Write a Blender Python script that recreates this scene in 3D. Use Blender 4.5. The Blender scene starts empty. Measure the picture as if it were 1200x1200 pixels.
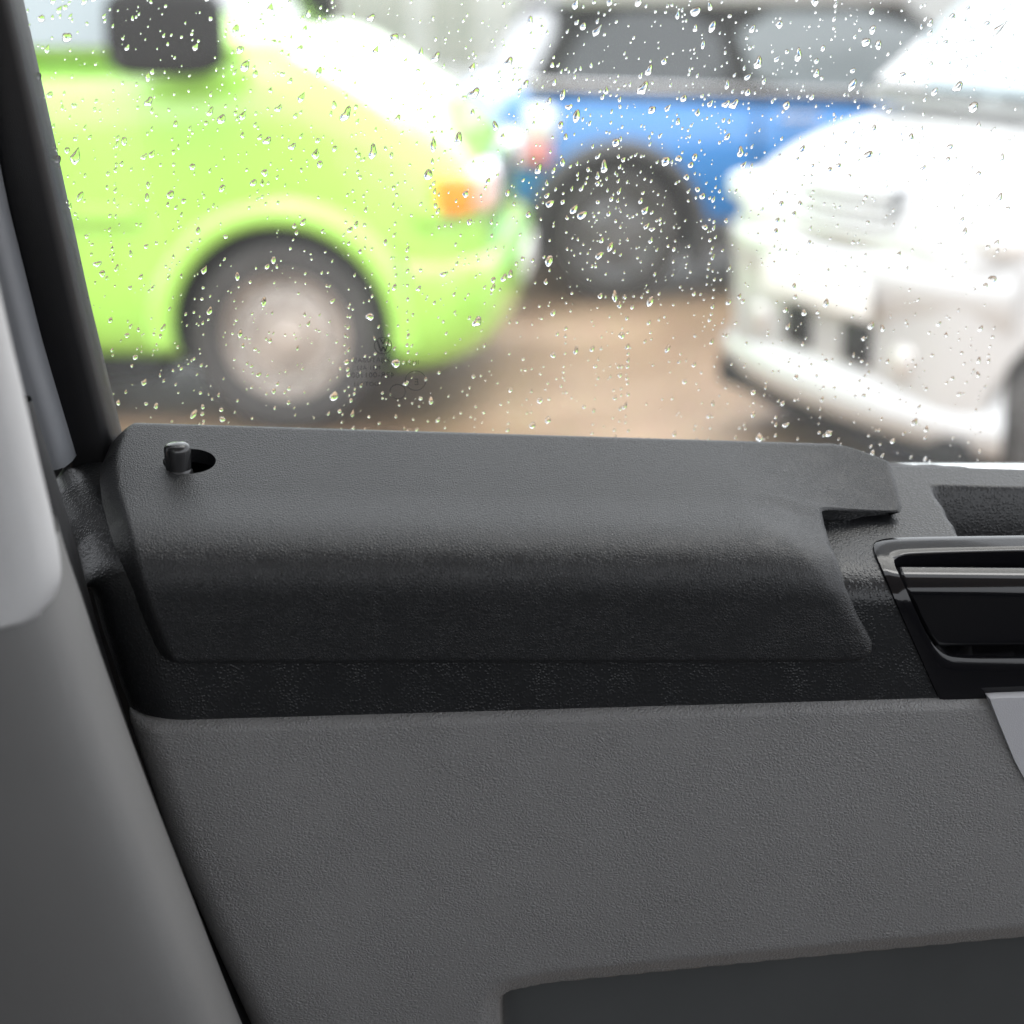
import bpy, bmesh, math, random
import numpy as np
from mathutils import Vector, Matrix

SC = bpy.context.scene
COL = SC.collection
R = math.radians
random.seed(11)
rng = np.random.default_rng(5)

# ------------------------------------------------------------------ camera
CAM_Z, PITCH, FPX = 1.45, R(17.7), 2000.0        # FPX: focal length in pixels of a 1200 px frame
cam_d = bpy.data.cameras.new('camera')
cam = bpy.data.objects.new('camera', cam_d)
COL.objects.link(cam)
cam.location = (0, 0, CAM_Z)
cam.rotation_euler = (R(90) - PITCH, 0, 0)
cam_d.sensor_width = 36.0
cam_d.lens = 36.0 * FPX / 1200.0
cam_d.clip_start = 0.02
cam_d.clip_end = 600
cam_d.dof.use_dof = True
cam_d.dof.focus_distance = 1.27
cam_d.dof.aperture_fstop = 2.8
cam_d.dof.aperture_blades = 9
SC.camera = cam

# ------------------------------------------------------------------ world, sun, exposure
world = bpy.data.worlds.new('World')
SC.world = world
world.use_nodes = True
wn, wl = world.node_tree.nodes, world.node_tree.links
bg = wn['Background']
sky = wn.new('ShaderNodeTexSky')
sky.sky_type = 'NISHITA'
sky.sun_disc = False
sky.sun_elevation = R(58)
sky.sun_rotation = R(200)
sky.dust_density = 6.0
hs = wn.new('ShaderNodeHueSaturation')
hs.inputs['Saturation'].default_value = 0.15
mixw = wn.new('ShaderNodeMix')
mixw.data_type = 'RGBA'
mixw.inputs['Factor'].default_value = 0.75       # an even overcast cloud deck in front of the clear sky
mixw.inputs['B'].default_value = (9.0, 9.3, 9.8, 1)
wl.new(sky.outputs[0], hs.inputs['Color'])
wl.new(hs.outputs[0], mixw.inputs['A'])
wl.new(mixw.outputs['Result'], bg.inputs['Color'])
bg.inputs['Strength'].default_value = 0.12

sun_d = bpy.data.lights.new('sun', 'SUN')
sun_d.energy = 0.95
sun_d.angle = R(30)
sun_d.color = (1.0, 0.98, 0.94)
sun = bpy.data.objects.new('sun', sun_d)
COL.objects.link(sun)
sun.location = (0, 0, 20)
sun.rotation_euler = (R(-22), R(22), 0)     # high, a little behind and to the right of the parked cars

SC.view_settings.view_transform = 'Standard'
SC.view_settings.look = 'None'
SC.view_settings.gamma = 1.0
SC.view_settings.use_curve_mapping = False
SC.view_settings.exposure = 1.65
SC.render.engine = 'CYCLES'
SC.cycles.use_denoising = True
SC.cycles.max_bounces = 12
SC.cycles.transparent_max_bounces = 24
SC.cycles.sample_clamp_indirect = 6.0

# ------------------------------------------------------------------ helpers
def project(P):
    """world points (n,3) -> pixels of a 1200 px frame"""
    P = np.atleast_2d(P)
    x, y, z = P[:, 0], P[:, 1], P[:, 2] - CAM_Z
    d = y * math.cos(PITCH) - z * math.sin(PITCH)
    up = y * math.sin(PITCH) + z * math.cos(PITCH)
    return np.stack([600 + FPX * x / d, 600 - FPX * up / d], 1)

def ray(px, py):
    a, b = (px - 600) / FPX, (600 - py) / FPX
    return np.array([a, math.cos(PITCH) + b * math.sin(PITCH), -math.sin(PITCH) + b * math.cos(PITCH)])

def at_plane(px, py, p0, n):
    d = ray(px, py)
    c = np.array([0, 0, CAM_Z])
    return c + d * (np.dot(np.array(p0) - c, n) / np.dot(d, n))

def new_mesh(name, verts, faces, mat=None, parent=None, smooth=True, mats=None):
    me = bpy.data.meshes.new(name)
    me.from_pydata([tuple(map(float, v)) for v in verts], [], [tuple(map(int, f)) for f in faces])
    me.update()
    o = bpy.data.objects.new(name, me)
    COL.objects.link(o)
    for m in (mats or ([mat] if mat else [])):
        me.materials.append(m)
    if parent is not None:
        o.parent = parent
    if smooth:
        me.polygons.foreach_set('use_smooth', [True] * len(me.polygons))
    return o

def bm_object(name, bm, mat=None, parent=None, smooth=True):
    me = bpy.data.meshes.new(name)
    bmesh.ops.recalc_face_normals(bm, faces=bm.faces)
    bm.to_mesh(me)
    bm.free()
    o = bpy.data.objects.new(name, me)
    COL.objects.link(o)
    if mat:
        me.materials.append(mat)
    if parent is not None:
        o.parent = parent
    if smooth:
        me.polygons.foreach_set('use_smooth', [True] * len(me.polygons))
    return o

def empty(name, loc=(0, 0, 0), rz=0.0, parent=None):
    o = bpy.data.objects.new(name, None)
    COL.objects.link(o)
    o.location = loc
    o.rotation_euler = (0, 0, rz)
    o.empty_display_size = 0.1
    if parent is not None:
        o.parent = parent
    return o

def tag(o, label=None, cat=None, group=None, kind=None):
    if label: o['label'] = label
    if cat: o['category'] = cat
    if group: o['group'] = group
    if kind: o['kind'] = kind
    return o

def bake(o):
    """apply the modifiers of o"""
    dg = bpy.context.evaluated_depsgraph_get()
    me = bpy.data.meshes.new_from_object(o.evaluated_get(dg))
    o.modifiers.clear()
    o.data = me
    return o

def sharp(o, deg=35):
    me = o.data
    me.polygons.foreach_set('use_smooth', [True] * len(me.polygons))
    me.set_sharp_from_angle(angle=R(deg))
    return o

def grid_faces(nr, nc, flip=False, base=0):
    f = []
    for i in range(nr - 1):
        for j in range(nc - 1):
            a = base + i * nc + j
            q = (a, a + 1, a + nc + 1, a + nc)
            f.append(q[::-1] if flip else q)
    return f

def chaikin(pts, n=2, closed=True):
    p = np.array(pts, float)
    for _ in range(n):
        nx = np.roll(p, -1, 0)
        a, b = p * .75 + nx * .25, p * .25 + nx * .75
        if not closed:
            a, b = a[:-1], b[:-1]
        q = np.empty((len(a) * 2, p.shape[1]))
        q[0::2], q[1::2] = a, b
        if not closed:
            q = np.vstack([p[:1], q, p[-1:]])
        p = q
    return p

def sstep(x, a, b):
    t = np.clip((np.asarray(x, float) - a) / (b - a), 0, 1)
    return t * t * (3 - 2 * t)

# ------------------------------------------------------------------ materials
def base_mat(name, color, rough=0.5, spec=0.5, metal=0.0, coat=0.0, coat_rough=0.05):
    m = bpy.data.materials.new(name)
    m.use_nodes = True
    b = m.node_tree.nodes['Principled BSDF']
    b.inputs['Base Color'].default_value = (*color, 1)
    b.inputs['Roughness'].default_value = rough
    b.inputs['Specular IOR Level'].default_value = spec
    b.inputs['Metallic'].default_value = metal
    b.inputs['Coat Weight'].default_value = coat
    b.inputs['Coat Roughness'].default_value = coat_rough
    return m

def varied(m, color, amount=0.12, scale=8.0, detail=4.0, rough_var=0.0):
    """slow uneven colour and gloss over the surface (dust, wear)"""
    nt = m.node_tree
    b = nt.nodes['Principled BSDF']
    tc = nt.nodes.new('ShaderNodeTexCoord')
    nz = nt.nodes.new('ShaderNodeTexNoise')
    nz.inputs['Scale'].default_value = scale
    nz.inputs['Detail'].default_value = detail
    nt.links.new(tc.outputs['Object'], nz.inputs['Vector'])
    cr = nt.nodes.new('ShaderNodeValToRGB')
    cr.color_ramp.elements[0].position = 0.3
    cr.color_ramp.elements[1].position = 0.7
    cr.color_ramp.elements[0].color = (*[c * (1 - amount) for c in color], 1)
    cr.color_ramp.elements[1].color = (*[min(1, c * (1 + amount)) for c in color], 1)
    nt.links.new(nz.outputs['Fac'], cr.inputs['Fac'])
    nt.links.new(cr.outputs['Color'], b.inputs['Base Color'])
    if rough_var:
        r0 = b.inputs['Roughness'].default_value
        mr = nt.nodes.new('ShaderNodeMapRange')
        mr.inputs['To Min'].default_value = max(0.02, r0 - rough_var)
        mr.inputs['To Max'].default_value = r0 + rough_var
        nt.links.new(nz.outputs['Fac'], mr.inputs['Value'])
        nt.links.new(mr.outputs['Result'], b.inputs['Roughness'])
    return m

def grain(m, scale, strength, dist, kind='leather', stretch=(1, 1, 1)):
    """embossed grain as bump"""
    nt = m.node_tree
    b = nt.nodes['Principled BSDF']
    tc = nt.nodes.new('ShaderNodeTexCoord')
    mp = nt.nodes.new('ShaderNodeMapping')
    mp.inputs['Scale'].default_value = stretch
    nt.links.new(tc.outputs['Object'], mp.inputs['Vector'])
    wob = nt.nodes.new('ShaderNodeTexNoise')
    wob.inputs['Scale'].default_value = scale * 0.35
    wob.inputs['Detail'].default_value = 2
    nt.links.new(mp.outputs[0], wob.inputs['Vector'])
    add = nt.nodes.new('ShaderNodeMix')
    add.data_type = 'VECTOR'
    add.blend_type = 'MIX' if hasattr(add, 'blend_type') else 'MIX'
    add.inputs['Factor'].default_value = 0.0
    vm = nt.nodes.new('ShaderNodeVectorMath')
    vm.operation = 'MULTIPLY_ADD'
    k = (1.6 if kind == 'leather' else .4) / scale
    vm.inputs[1].default_value = (k, k, k)
    nt.links.new(wob.outputs['Color'], vm.inputs[0])
    nt.links.new(mp.outputs[0], vm.inputs[2])
    vo = nt.nodes.new('ShaderNodeTexVoronoi')
    vo.inputs['Scale'].default_value = scale
    if kind == 'leather':
        vo.feature = 'DISTANCE_TO_EDGE'
    elif kind == 'pebble':
        vo.feature = 'F1'
        vo.inputs['Randomness'].default_value = .8
    nt.links.new(vm.outputs[0], vo.inputs['Vector'])
    mr = nt.nodes.new('ShaderNodeMapRange')
    mr.interpolation_type = 'SMOOTHSTEP'
    if kind == 'leather':
        mr.inputs['From Max'].default_value = 0.35
    else:
        mr.inputs['From Max'].default_value = 0.62
        mr.inputs['To Min'].default_value = 1.0
        mr.inputs['To Max'].default_value = 0.0
    nt.links.new(vo.outputs['Distance'], mr.inputs['Value'])
    # uneven depth of the grain
    n2 = nt.nodes.new('ShaderNodeTexNoise')
    n2.inputs['Scale'].default_value = scale * 0.09
    n2.inputs['Detail'].default_value = 3
    nt.links.new(mp.outputs[0], n2.inputs['Vector'])
    mul = nt.nodes.new('ShaderNodeMath')
    mul.operation = 'MULTIPLY'
    mr2 = nt.nodes.new('ShaderNodeMapRange')
    mr2.inputs['From Min'].default_value = 0.25
    mr2.inputs['From Max'].default_value = 0.75
    mr2.inputs['To Min'].default_value = 0.35
    mr2.inputs['To Max'].default_value = 1.15
    nt.links.new(n2.outputs['Fac'], mr2.inputs['Value'])
    nt.links.new(mr.outputs['Result'], mul.inputs[0])
    nt.links.new(mr2.outputs['Result'], mul.inputs[1])
    nt.nodes.remove(add)
    bp = nt.nodes.new('ShaderNodeBump')
    bp.inputs['Strength'].default_value = strength
    bp.inputs['Distance'].default_value = dist
    nt.links.new(mul.outputs[0], bp.inputs['Height'])
    nt.links.new(bp.outputs['Normal'], b.inputs['Normal'])
    return m

M = {}
M['topper'] = grain(varied(base_mat('black_leatherette', (.009, .0095, .0105), .44, .38), (.009, .0095, .0105), .12, 9), 500, .65, .00045)
M['trim'] = grain(varied(base_mat('black_grained_plastic', (.008, .0085, .0095), .36, .38), (.008, .0085, .0095), .12, 9), 460, .6, .0005, 'pebble')
M['card'] = grain(varied(base_mat('grey_door_leatherette', (.150, .149, .148), .55, .4), (.150, .149, .148), .05, 6, 8, .07), 335, .55, .0011, 'leather', (1, 1, 1.25))
M['pocket'] = varied(base_mat('grey_pocket_plastic', (.056, .059, .06), .6, .4), (.056, .059, .06), .08, 10)
M['pillar_dark'] = grain(varied(base_mat('mid_grey_pillar_plastic', (.135, .134, .132), .5, .4), (.135, .134, .132), .05, 5), 700, .25, .0004)
M['pillar'] = grain(varied(base_mat('grey_pillar_plastic', (.41, .41, .413), .5, .4), (.41, .41, .413), .05, 5, 6, .06), 520, .45, .0005)
M['armrest'] = grain(varied(base_mat('pale_grey_plastic', (.33, .33, .345), .5, .4), (.33, .33, .345), .04, 8), 600, .25, .0004)  # pale grey, lifted further for the stronger light on the armrest
M['gloss'] = base_mat('gloss_black_plastic', (.005, .005, .006), .09, .32)
M['rubber'] = varied(base_mat('black_rubber', (.013, .013, .014), .6, .4), (.013, .013, .014), .2, 20)
M['frame'] = grain(base_mat('black_frame_plastic', (.007, .007, .008), .4, .22), 800, .2, .0003)
M['seal'] = varied(base_mat('grey_window_seal', (.10, .10, .105), .45, .5), (.10, .10, .105), .4, 60)
M['bodygrey'] = varied(base_mat('blue_grey_painted_metal', (.15, .157, .17), .45, .4), (.15, .157, .17), .06, 8)
M['knob'] = base_mat('satin_black_knob', (.015, .015, .016), .25, .5)

def glass_pane_mat(name, tint, f_scale=1.0):
    m = bpy.data.materials.new(name)
    m.use_nodes = True
    nt = m.node_tree
    nt.nodes.remove(nt.nodes['Principled BSDF'])
    out = nt.nodes['Material Output']
    tr = nt.nodes.new('ShaderNodeBsdfTransparent')
    tr.inputs['Color'].default_value = (*tint, 1)
    gl = nt.nodes.new('ShaderNodeBsdfGlossy')
    gl.inputs['Roughness'].default_value = 0.02
    fr = nt.nodes.new('ShaderNodeFresnel')
    fr.inputs['IOR'].default_value = 1.45
    mu = nt.nodes.new('ShaderNodeMath')
    mu.operation = 'MULTIPLY'
    mu.inputs[1].default_value = f_scale
    mx = nt.nodes.new('ShaderNodeMixShader')
    nt.links.new(fr.outputs[0], mu.inputs[0])
    nt.links.new(mu.outputs[0], mx.inputs[0])
    nt.links.new(tr.outputs[0], mx.inputs[1])
    nt.links.new(gl.outputs[0], mx.inputs[2])
    nt.links.new(mx.outputs[0], out.inputs['Surface'])
    return m

def misted(m, amount):
    nt = m.node_tree
    out = nt.nodes['Material Output']
    src = out.inputs['Surface'].links[0].from_socket
    tl_ = nt.nodes.new('ShaderNodeBsdfTranslucent')
    tl_.inputs['Color'].default_value = (.95, .97, 1, 1)
    mx = nt.nodes.new('ShaderNodeMixShader')
    tc = nt.nodes.new('ShaderNodeTexCoord')
    nz = nt.nodes.new('ShaderNodeTexNoise')
    nz.inputs['Scale'].default_value = 7
    nt.links.new(tc.outputs['Object'], nz.inputs['Vector'])
    mr = nt.nodes.new('ShaderNodeMapRange')
    mr.inputs['From Min'].default_value = .3
    mr.inputs['From Max'].default_value = .7
    mr.inputs['To Min'].default_value = amount * .7
    mr.inputs['To Max'].default_value = amount * 1.3
    nt.links.new(nz.outputs['Fac'], mr.inputs['Value'])
    nt.links.new(mr.outputs['Result'], mx.inputs[0])
    nt.links.new(src, mx.inputs[1])
    nt.links.new(tl_.outputs[0], mx.inputs[2])
    nt.links.new(mx.outputs[0], out.inputs['Surface'])
    return m
M['pane'] = misted(glass_pane_mat('window_glass_clear', (.98, .985, .98), .6), .014)
M['water'] = bpy.data.materials.new('rain_water')
M['water'].use_nodes = True
_nt = M['water'].node_tree
_nt.nodes.remove(_nt.nodes['Principled BSDF'])
_g = _nt.nodes.new('ShaderNodeBsdfGlass')
_g.inputs['IOR'].default_value = 1.33
_g.inputs['Roughness'].default_value = 0.0
_nt.links.new(_g.outputs[0], _nt.nodes['Material Output'].inputs['Surface'])

def etched():
    m = bpy.data.materials.new('etched_print')
    m.use_nodes = True
    nt = m.node_tree
    b = nt.nodes['Principled BSDF']
    b.inputs['Base Color'].default_value = (.02, .02, .022, 1)
    b.inputs['Roughness'].default_value = .5
    b.inputs['Alpha'].default_value = .62
    return m
M['etch'] = etched()

def paint(name, c, rough=.3, coat=1.0, amount=.04):
    return varied(base_mat(name, c, rough, .5, 0, coat, .04), c, amount, 1.5)
M['lime'] = paint('lime_green_paint', (.37, .72, .105))
M['blue'] = paint('bright_blue_paint', (.006, .155, .44))
M['white'] = paint('pearl_white_paint', (.49, .49, .49))
M['pale'] = paint('pale_van_paint', (.72, .74, .74))
M['plastic'] = varied(base_mat('dark_grey_cladding', (.055, .055, .058), .5, .5), (.055, .055, .058), .2, 5)
M['tyre'] = varied(base_mat('dusty_tyre_rubber', (.06, .057, .055), .75, .3), (.06, .057, .055), .25, 6)
M['liner'] = base_mat('wheel_arch_liner', (.02, .02, .02), .8, .2)
M['steelwheel'] = varied(base_mat('muddy_silver_steel', (.42, .37, .33), .45, .5, .25), (.42, .37, .33), .3, 7)
M['silver'] = varied(base_mat('worn_silver_cap', (.62, .60, .58), .35, .5, .4), (.62, .60, .58), .2, 9)
M['alloy'] = varied(base_mat('dark_alloy', (.17, .17, .175), .4, .5, .3), (.17, .17, .175), .25, 8)
M['carglass'] = base_mat('tinted_car_glass', (.05, .055, .06), .04, .5, 0, 0)
M['carglass_pale'] = base_mat('pale_car_glass', (.30, .36, .38), .05, .6, 0, 0)
M['carglass_mid'] = base_mat('grey_car_glass', (.17, .19, .20), .05, .5, 0, 0)
M['amber'] = base_mat('amber_lens', (.95, .30, .02), .15, .5, 0, .6)
M['red_lens'] = base_mat('washed_red_lens', (.62, .25, .24), .15, .5, 0, .6)
M['clear_lens'] = base_mat('clear_lamp_lens', (.75, .77, .78), .08, .6, 0, .8)
M['pink_lens'] = base_mat('peach_lens', (.85, .55, .45), .12, .5, 0, .6)
M['chrome'] = base_mat('bright_trim', (.75, .75, .76), .18, .5, 1.0)
M['intake'] = base_mat('black_intake_mesh', (.012, .012, .013), .6, .3)
M['plate'] = base_mat('pale_plate', (.8, .8, .78), .4, .5)

# ground: wet tan gravel near the cars, tarmac beyond, coloured pale for reflected sky
def ground_mat():
    m = bpy.data.materials.new('wet_gravel_yard')
    m.use_nodes = True
    nt = m.node_tree
    b = nt.nodes['Principled BSDF']
    tc = nt.nodes.new('ShaderNodeTexCoord')
    n1 = nt.nodes.new('ShaderNodeTexNoise'); n1.inputs['Scale'].default_value = 1.1; n1.inputs['Detail'].default_value = 8
    n2 = nt.nodes.new('ShaderNodeTexNoise'); n2.inputs['Scale'].default_value = 38; n2.inputs['Detail'].default_value = 6
    nt.links.new(tc.outputs['Object'], n1.inputs['Vector'])
    nt.links.new(tc.outputs['Object'], n2.inputs['Vector'])
    cr = nt.nodes.new('ShaderNodeValToRGB')
    e = cr.color_ramp.elements
    e[0].position, e[0].color = .30, (.13, .085, .06, 1)
    e[1].position, e[1].color = .74, (.33, .23, .145, 1)
    x = e.new(.46); x.color = (.225, .142, .080, 1)
    nt.links.new(n1.outputs['Fac'], cr.inputs['Fac'])
    mx = nt.nodes.new('ShaderNodeMix'); mx.data_type = 'RGBA'; mx.blend_type = 'OVERLAY'
    mx.inputs['Factor'].default_value = .5
    nt.links.new(cr.outputs['Color'], mx.inputs['A'])
    nt.links.new(n2.outputs['Color'], mx.inputs['B'])
    hs_ = nt.nodes.new('ShaderNodeHueSaturation')
    hs_.inputs['Saturation'].default_value = 1.0
    nt.links.new(mx.outputs['Result'], hs_.inputs['Color'])
    nt.links.new(hs_.outputs['Color'], b.inputs['Base Color'])
    mr = nt.nodes.new('ShaderNodeMapRange')
    mr.inputs['From Min'].default_value = .35; mr.inputs['From Max'].default_value = .65
    mr.inputs['To Min'].default_value = .2; mr.inputs['To Max'].default_value = .6
    nt.links.new(n1.outputs['Fac'], mr.inputs['Value'])
    nt.links.new(mr.outputs['Result'], b.inputs['Roughness'])
    bp = nt.nodes.new('ShaderNodeBump'); bp.inputs['Strength'].default_value = .6; bp.inputs['Distance'].default_value = .02
    nt.links.new(n2.outputs['Fac'], bp.inputs['Height'])
    nt.links.new(bp.outputs['Normal'], b.inputs['Normal'])
    return m
M['ground'] = ground_mat()
M['concrete'] = varied(base_mat('sky_pale_tarmac_concrete', (.33, .33, .33), .35, .5), (.33, .33, .33), .15, .6, 6, .12)  # pale for sky reflected on the wet tarmac; the plinth shares it
M['render_wall'] = varied(base_mat('pale_render', (.36, .36, .345), .8, .3), (.36, .36, .345), .1, .7)
M['fence'] = varied(base_mat('grey_green_timber', (.26, .285, .235), .8, .3), (.26, .285, .235), .2, 2.0)
M['fence_pale'] = varied(base_mat('pale_weathered_timber', (.36, .38, .34), .8, .3), (.36, .38, .34), .15, 2.0)
M['leaf'] = varied(base_mat('hedge_leaf', (.10, .13, .06), .6, .3), (.10, .13, .06), .35, 3)
M['bark'] = varied(base_mat('grey_bark', (.2, .19, .16), .9, .2), (.2, .19, .16), .3, 6)

# ================================================================== THE YARD
o = new_mesh('ground', [(-150, -80, 0), (150, -80, 0), (150, 250, 0), (-150, 250, 0)], [(0, 1, 2, 3)], M['ground'])
tag(o, kind='structure')
o = new_mesh('tarmac_road', [(-60, 11.2, .004), (60, 10.2, .004), (60, 27, .004), (-60, 27, .004)], [(0, 1, 2, 3)], M['concrete'])
tag(o, kind='structure')

# ------------------------------------------------------------------ vehicle helpers
def box_bm(bm, x0, x1, y0, y1, z0, z1):
    vs = [bm.verts.new(p) for p in ((x0, y0, z0), (x1, y0, z0), (x1, y1, z0), (x0, y1, z0), (x0, y0, z1), (x1, y0, z1), (x1, y1, z1), (x0, y1, z1))]
    for f in ((0, 3, 2, 1), (4, 5, 6, 7), (0, 1, 5, 4), (1, 2, 6, 5), (2, 3, 7, 6), (3, 0, 4, 7)):
        bm.faces.new([vs[i] for i in f])
    return vs

def box(name, x0, x1, y0, y1, z0, z1, mat, parent=None, bevel=0.0, seg=2):
    bm = bmesh.new()
    box_bm(bm, x0, x1, y0, y1, z0, z1)
    o = bm_object(name, bm, mat, parent, smooth=False)
    if bevel:
        m = o.modifiers.new('b', 'BEVEL'); m.width = bevel; m.segments = seg; m.limit_method = 'NONE'
        sharp(bake_parented(o), 40)
    return o

def bake_parented(o):
    p = o.parent
    o.parent = None
    bake(o)
    o.parent = p
    return o

def lathe(name, prof, n, mat, parent=None, axis='y', loc=(0, 0, 0)):
    """prof: list of (radius, offset along the axis)"""
    vs, fs = [], []
    k = len(prof)
    for i in range(n):
        a = 2 * math.pi * i / n
        for r, h in prof:
            p = (r * math.cos(a), h, r * math.sin(a)) if axis == 'y' else (r * math.cos(a), r * math.sin(a), h)
            vs.append((p[0] + loc[0], p[1] + loc[1], p[2] + loc[2]))
    for i in range(n):
        for j in range(k - 1):
            a, b = i * k + j, ((i + 1) % n) * k + j
            fs.append((a, b, b + 1, a + 1))
    o = new_mesh(name, vs, fs, mat, parent)
    bm = bmesh.new(); bm.from_mesh(o.data)
    bmesh.ops.remove_doubles(bm, verts=bm.verts, dist=1e-5)
    bmesh.ops.recalc_face_normals(bm, faces=bm.faces)
    bm.to_mesh(o.data); bm.free()
    return sharp(o, 50)

def wheel(parent, x, y, z, r, width, side, rim_mat, style):
    """side: -1 when the outer face looks to local -y"""
    w = empty('wheel', (x, y, z), 0, parent)
    s = side
    h = width / 2
    rr = r * .66
    lathe('tyre', [(rr, s * h * .75), (rr * 1.02, s * h * .92), (r * .84, s * h * 1.02), (r * .95, s * h * .9), (r, s * h * .62), (r, -s * h * .62), (r * .95, -s * h * .9), (rr, -s * h * .8)], 48, M['tyre'], w)
    lathe('rim', [(rr * 1.0, s * h * .78), (rr * .95, s * h * .8), (rr * .92, s * h * .55), (rr * .78, s * h * .35), (rr * .66, s * h * .5), (rr * .42, s * h * .62), (rr * .36, s * h * .5), (.001, s * h * .5)], 48, rim_mat, w)
    if style == 'steel':
        if s < 0:
            v0 = lathe('vent_hole', [(.0001, s * .018), (rr * .075, s * .018), (rr * .09, s * .006), (rr * .09, -.03)], 12, M['silver'], w)
            for i in range(14):
                a = 2 * math.pi * i / 14
                c = v0 if i == 0 else bpy.data.objects.new('vent_hole', v0.data)
                if i: COL.objects.link(c); c.parent = w
                c.location = (rr * .7 * math.cos(a), s * h * .43, rr * .7 * math.sin(a))
        lathe('hub_cap', [(rr * .34, s * h * .5), (rr * .33, s * h * .72), (rr * .2, s * h * .8), (.001, s * h * .82)], 32, M['steelwheel'], w)
    else:
        for i in range(5):
            a = 2 * math.pi * i / 5 + .3
            bm = bmesh.new()
            mt = Matrix.Rotation(-a, 4, 'Y') @ Matrix.Translation((rr * .58, s * h * .62, 0))
            vs = box_bm(bm, -rr * .38, rr * .36, -.012, .012, -rr * .11, rr * .11)
            bmesh.ops.transform(bm, matrix=mt, verts=bm.verts)
            bm_object('spoke', bm, rim_mat, w, smooth=False)
        lathe('hub_cap', [(rr * .22, s * h * .5), (rr * .2, s * h * .8), (.001, s * h * .82)], 24, rim_mat, w)
    return w

HALF = [(0, 0), (.55, 0), (.86, .0), (.955, .05), (.985, .16), (1.0, .33), (1.0, .5), (.992, .66), (.975, .8), (.94, .9), (.86, .965), (.7, .99), (.4, 1.0), (0, 1.0)]
def loft(name, stations, mat, parent, half=HALF, cuts=(), cut_mat=None, sub=1):
    """stations: (x, z_bottom, z_top, half_width[, crown]) -> closed hull; cuts: (x, z, r) wheel arches on both sides"""
    vs, fs = [], []
    full = [(a, b) for a, b in half] + [(-a, b) for a, b in half[-2:0:-1]]
    n = len(full)
    for st in stations:
        x, zb, zt, hw = st[:4]
        for fy, fz in full:
            vs.append((x, fy * hw, zb + fz * (zt - zb)))
    for i in range(len(stations) - 1):
        for j in range(n):
            a, b = i * n + j, i * n + (j + 1) % n
            fs.append((a, b, b + n, a + n))
    for idx, flip in ((0, False), (len(stations) - 1, True)):
        fs.append(tuple(idx * n + j for j in (range(n) if flip else range(n - 1, -1, -1))))
    o = new_mesh(name, vs, fs, mat, None)
    bm = bmesh.new(); bm.from_mesh(o.data)
    bmesh.ops.recalc_face_normals(bm, faces=bm.faces)
    bm.to_mesh(o.data); bm.free()
    if sub:
        m = o.modifiers.new('s', 'SUBSURF'); m.levels = sub; m.render_levels = sub
        bake(o)
    tmp = []
    for (x, z, r, hw) in cuts:
        for sgn in (-1, 1):
            bm = bmesh.new()
            mt = Matrix.Translation((x, sgn * (hw + .02), z)) @ Matrix.Rotation(R(90), 4, 'X')
            bmesh.ops.create_cone(bm, cap_ends=True, segments=40, radius1=r, radius2=r, depth=.56, matrix=mt)
            c = bm_object('cutter', bm, cut_mat, None)
            md = o.modifiers.new('c', 'BOOLEAN'); md.operation = 'DIFFERENCE'; md.object = c; md.solver = 'EXACT'
            md.material_mode = 'TRANSFER'
            tmp.append(c)
    if tmp:
        bpy.context.view_layer.update()
        bake(o)
        for c in tmp:
            bpy.data.objects.remove(c)
    sharp(o, 40)
    o.parent = parent
    return o

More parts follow.
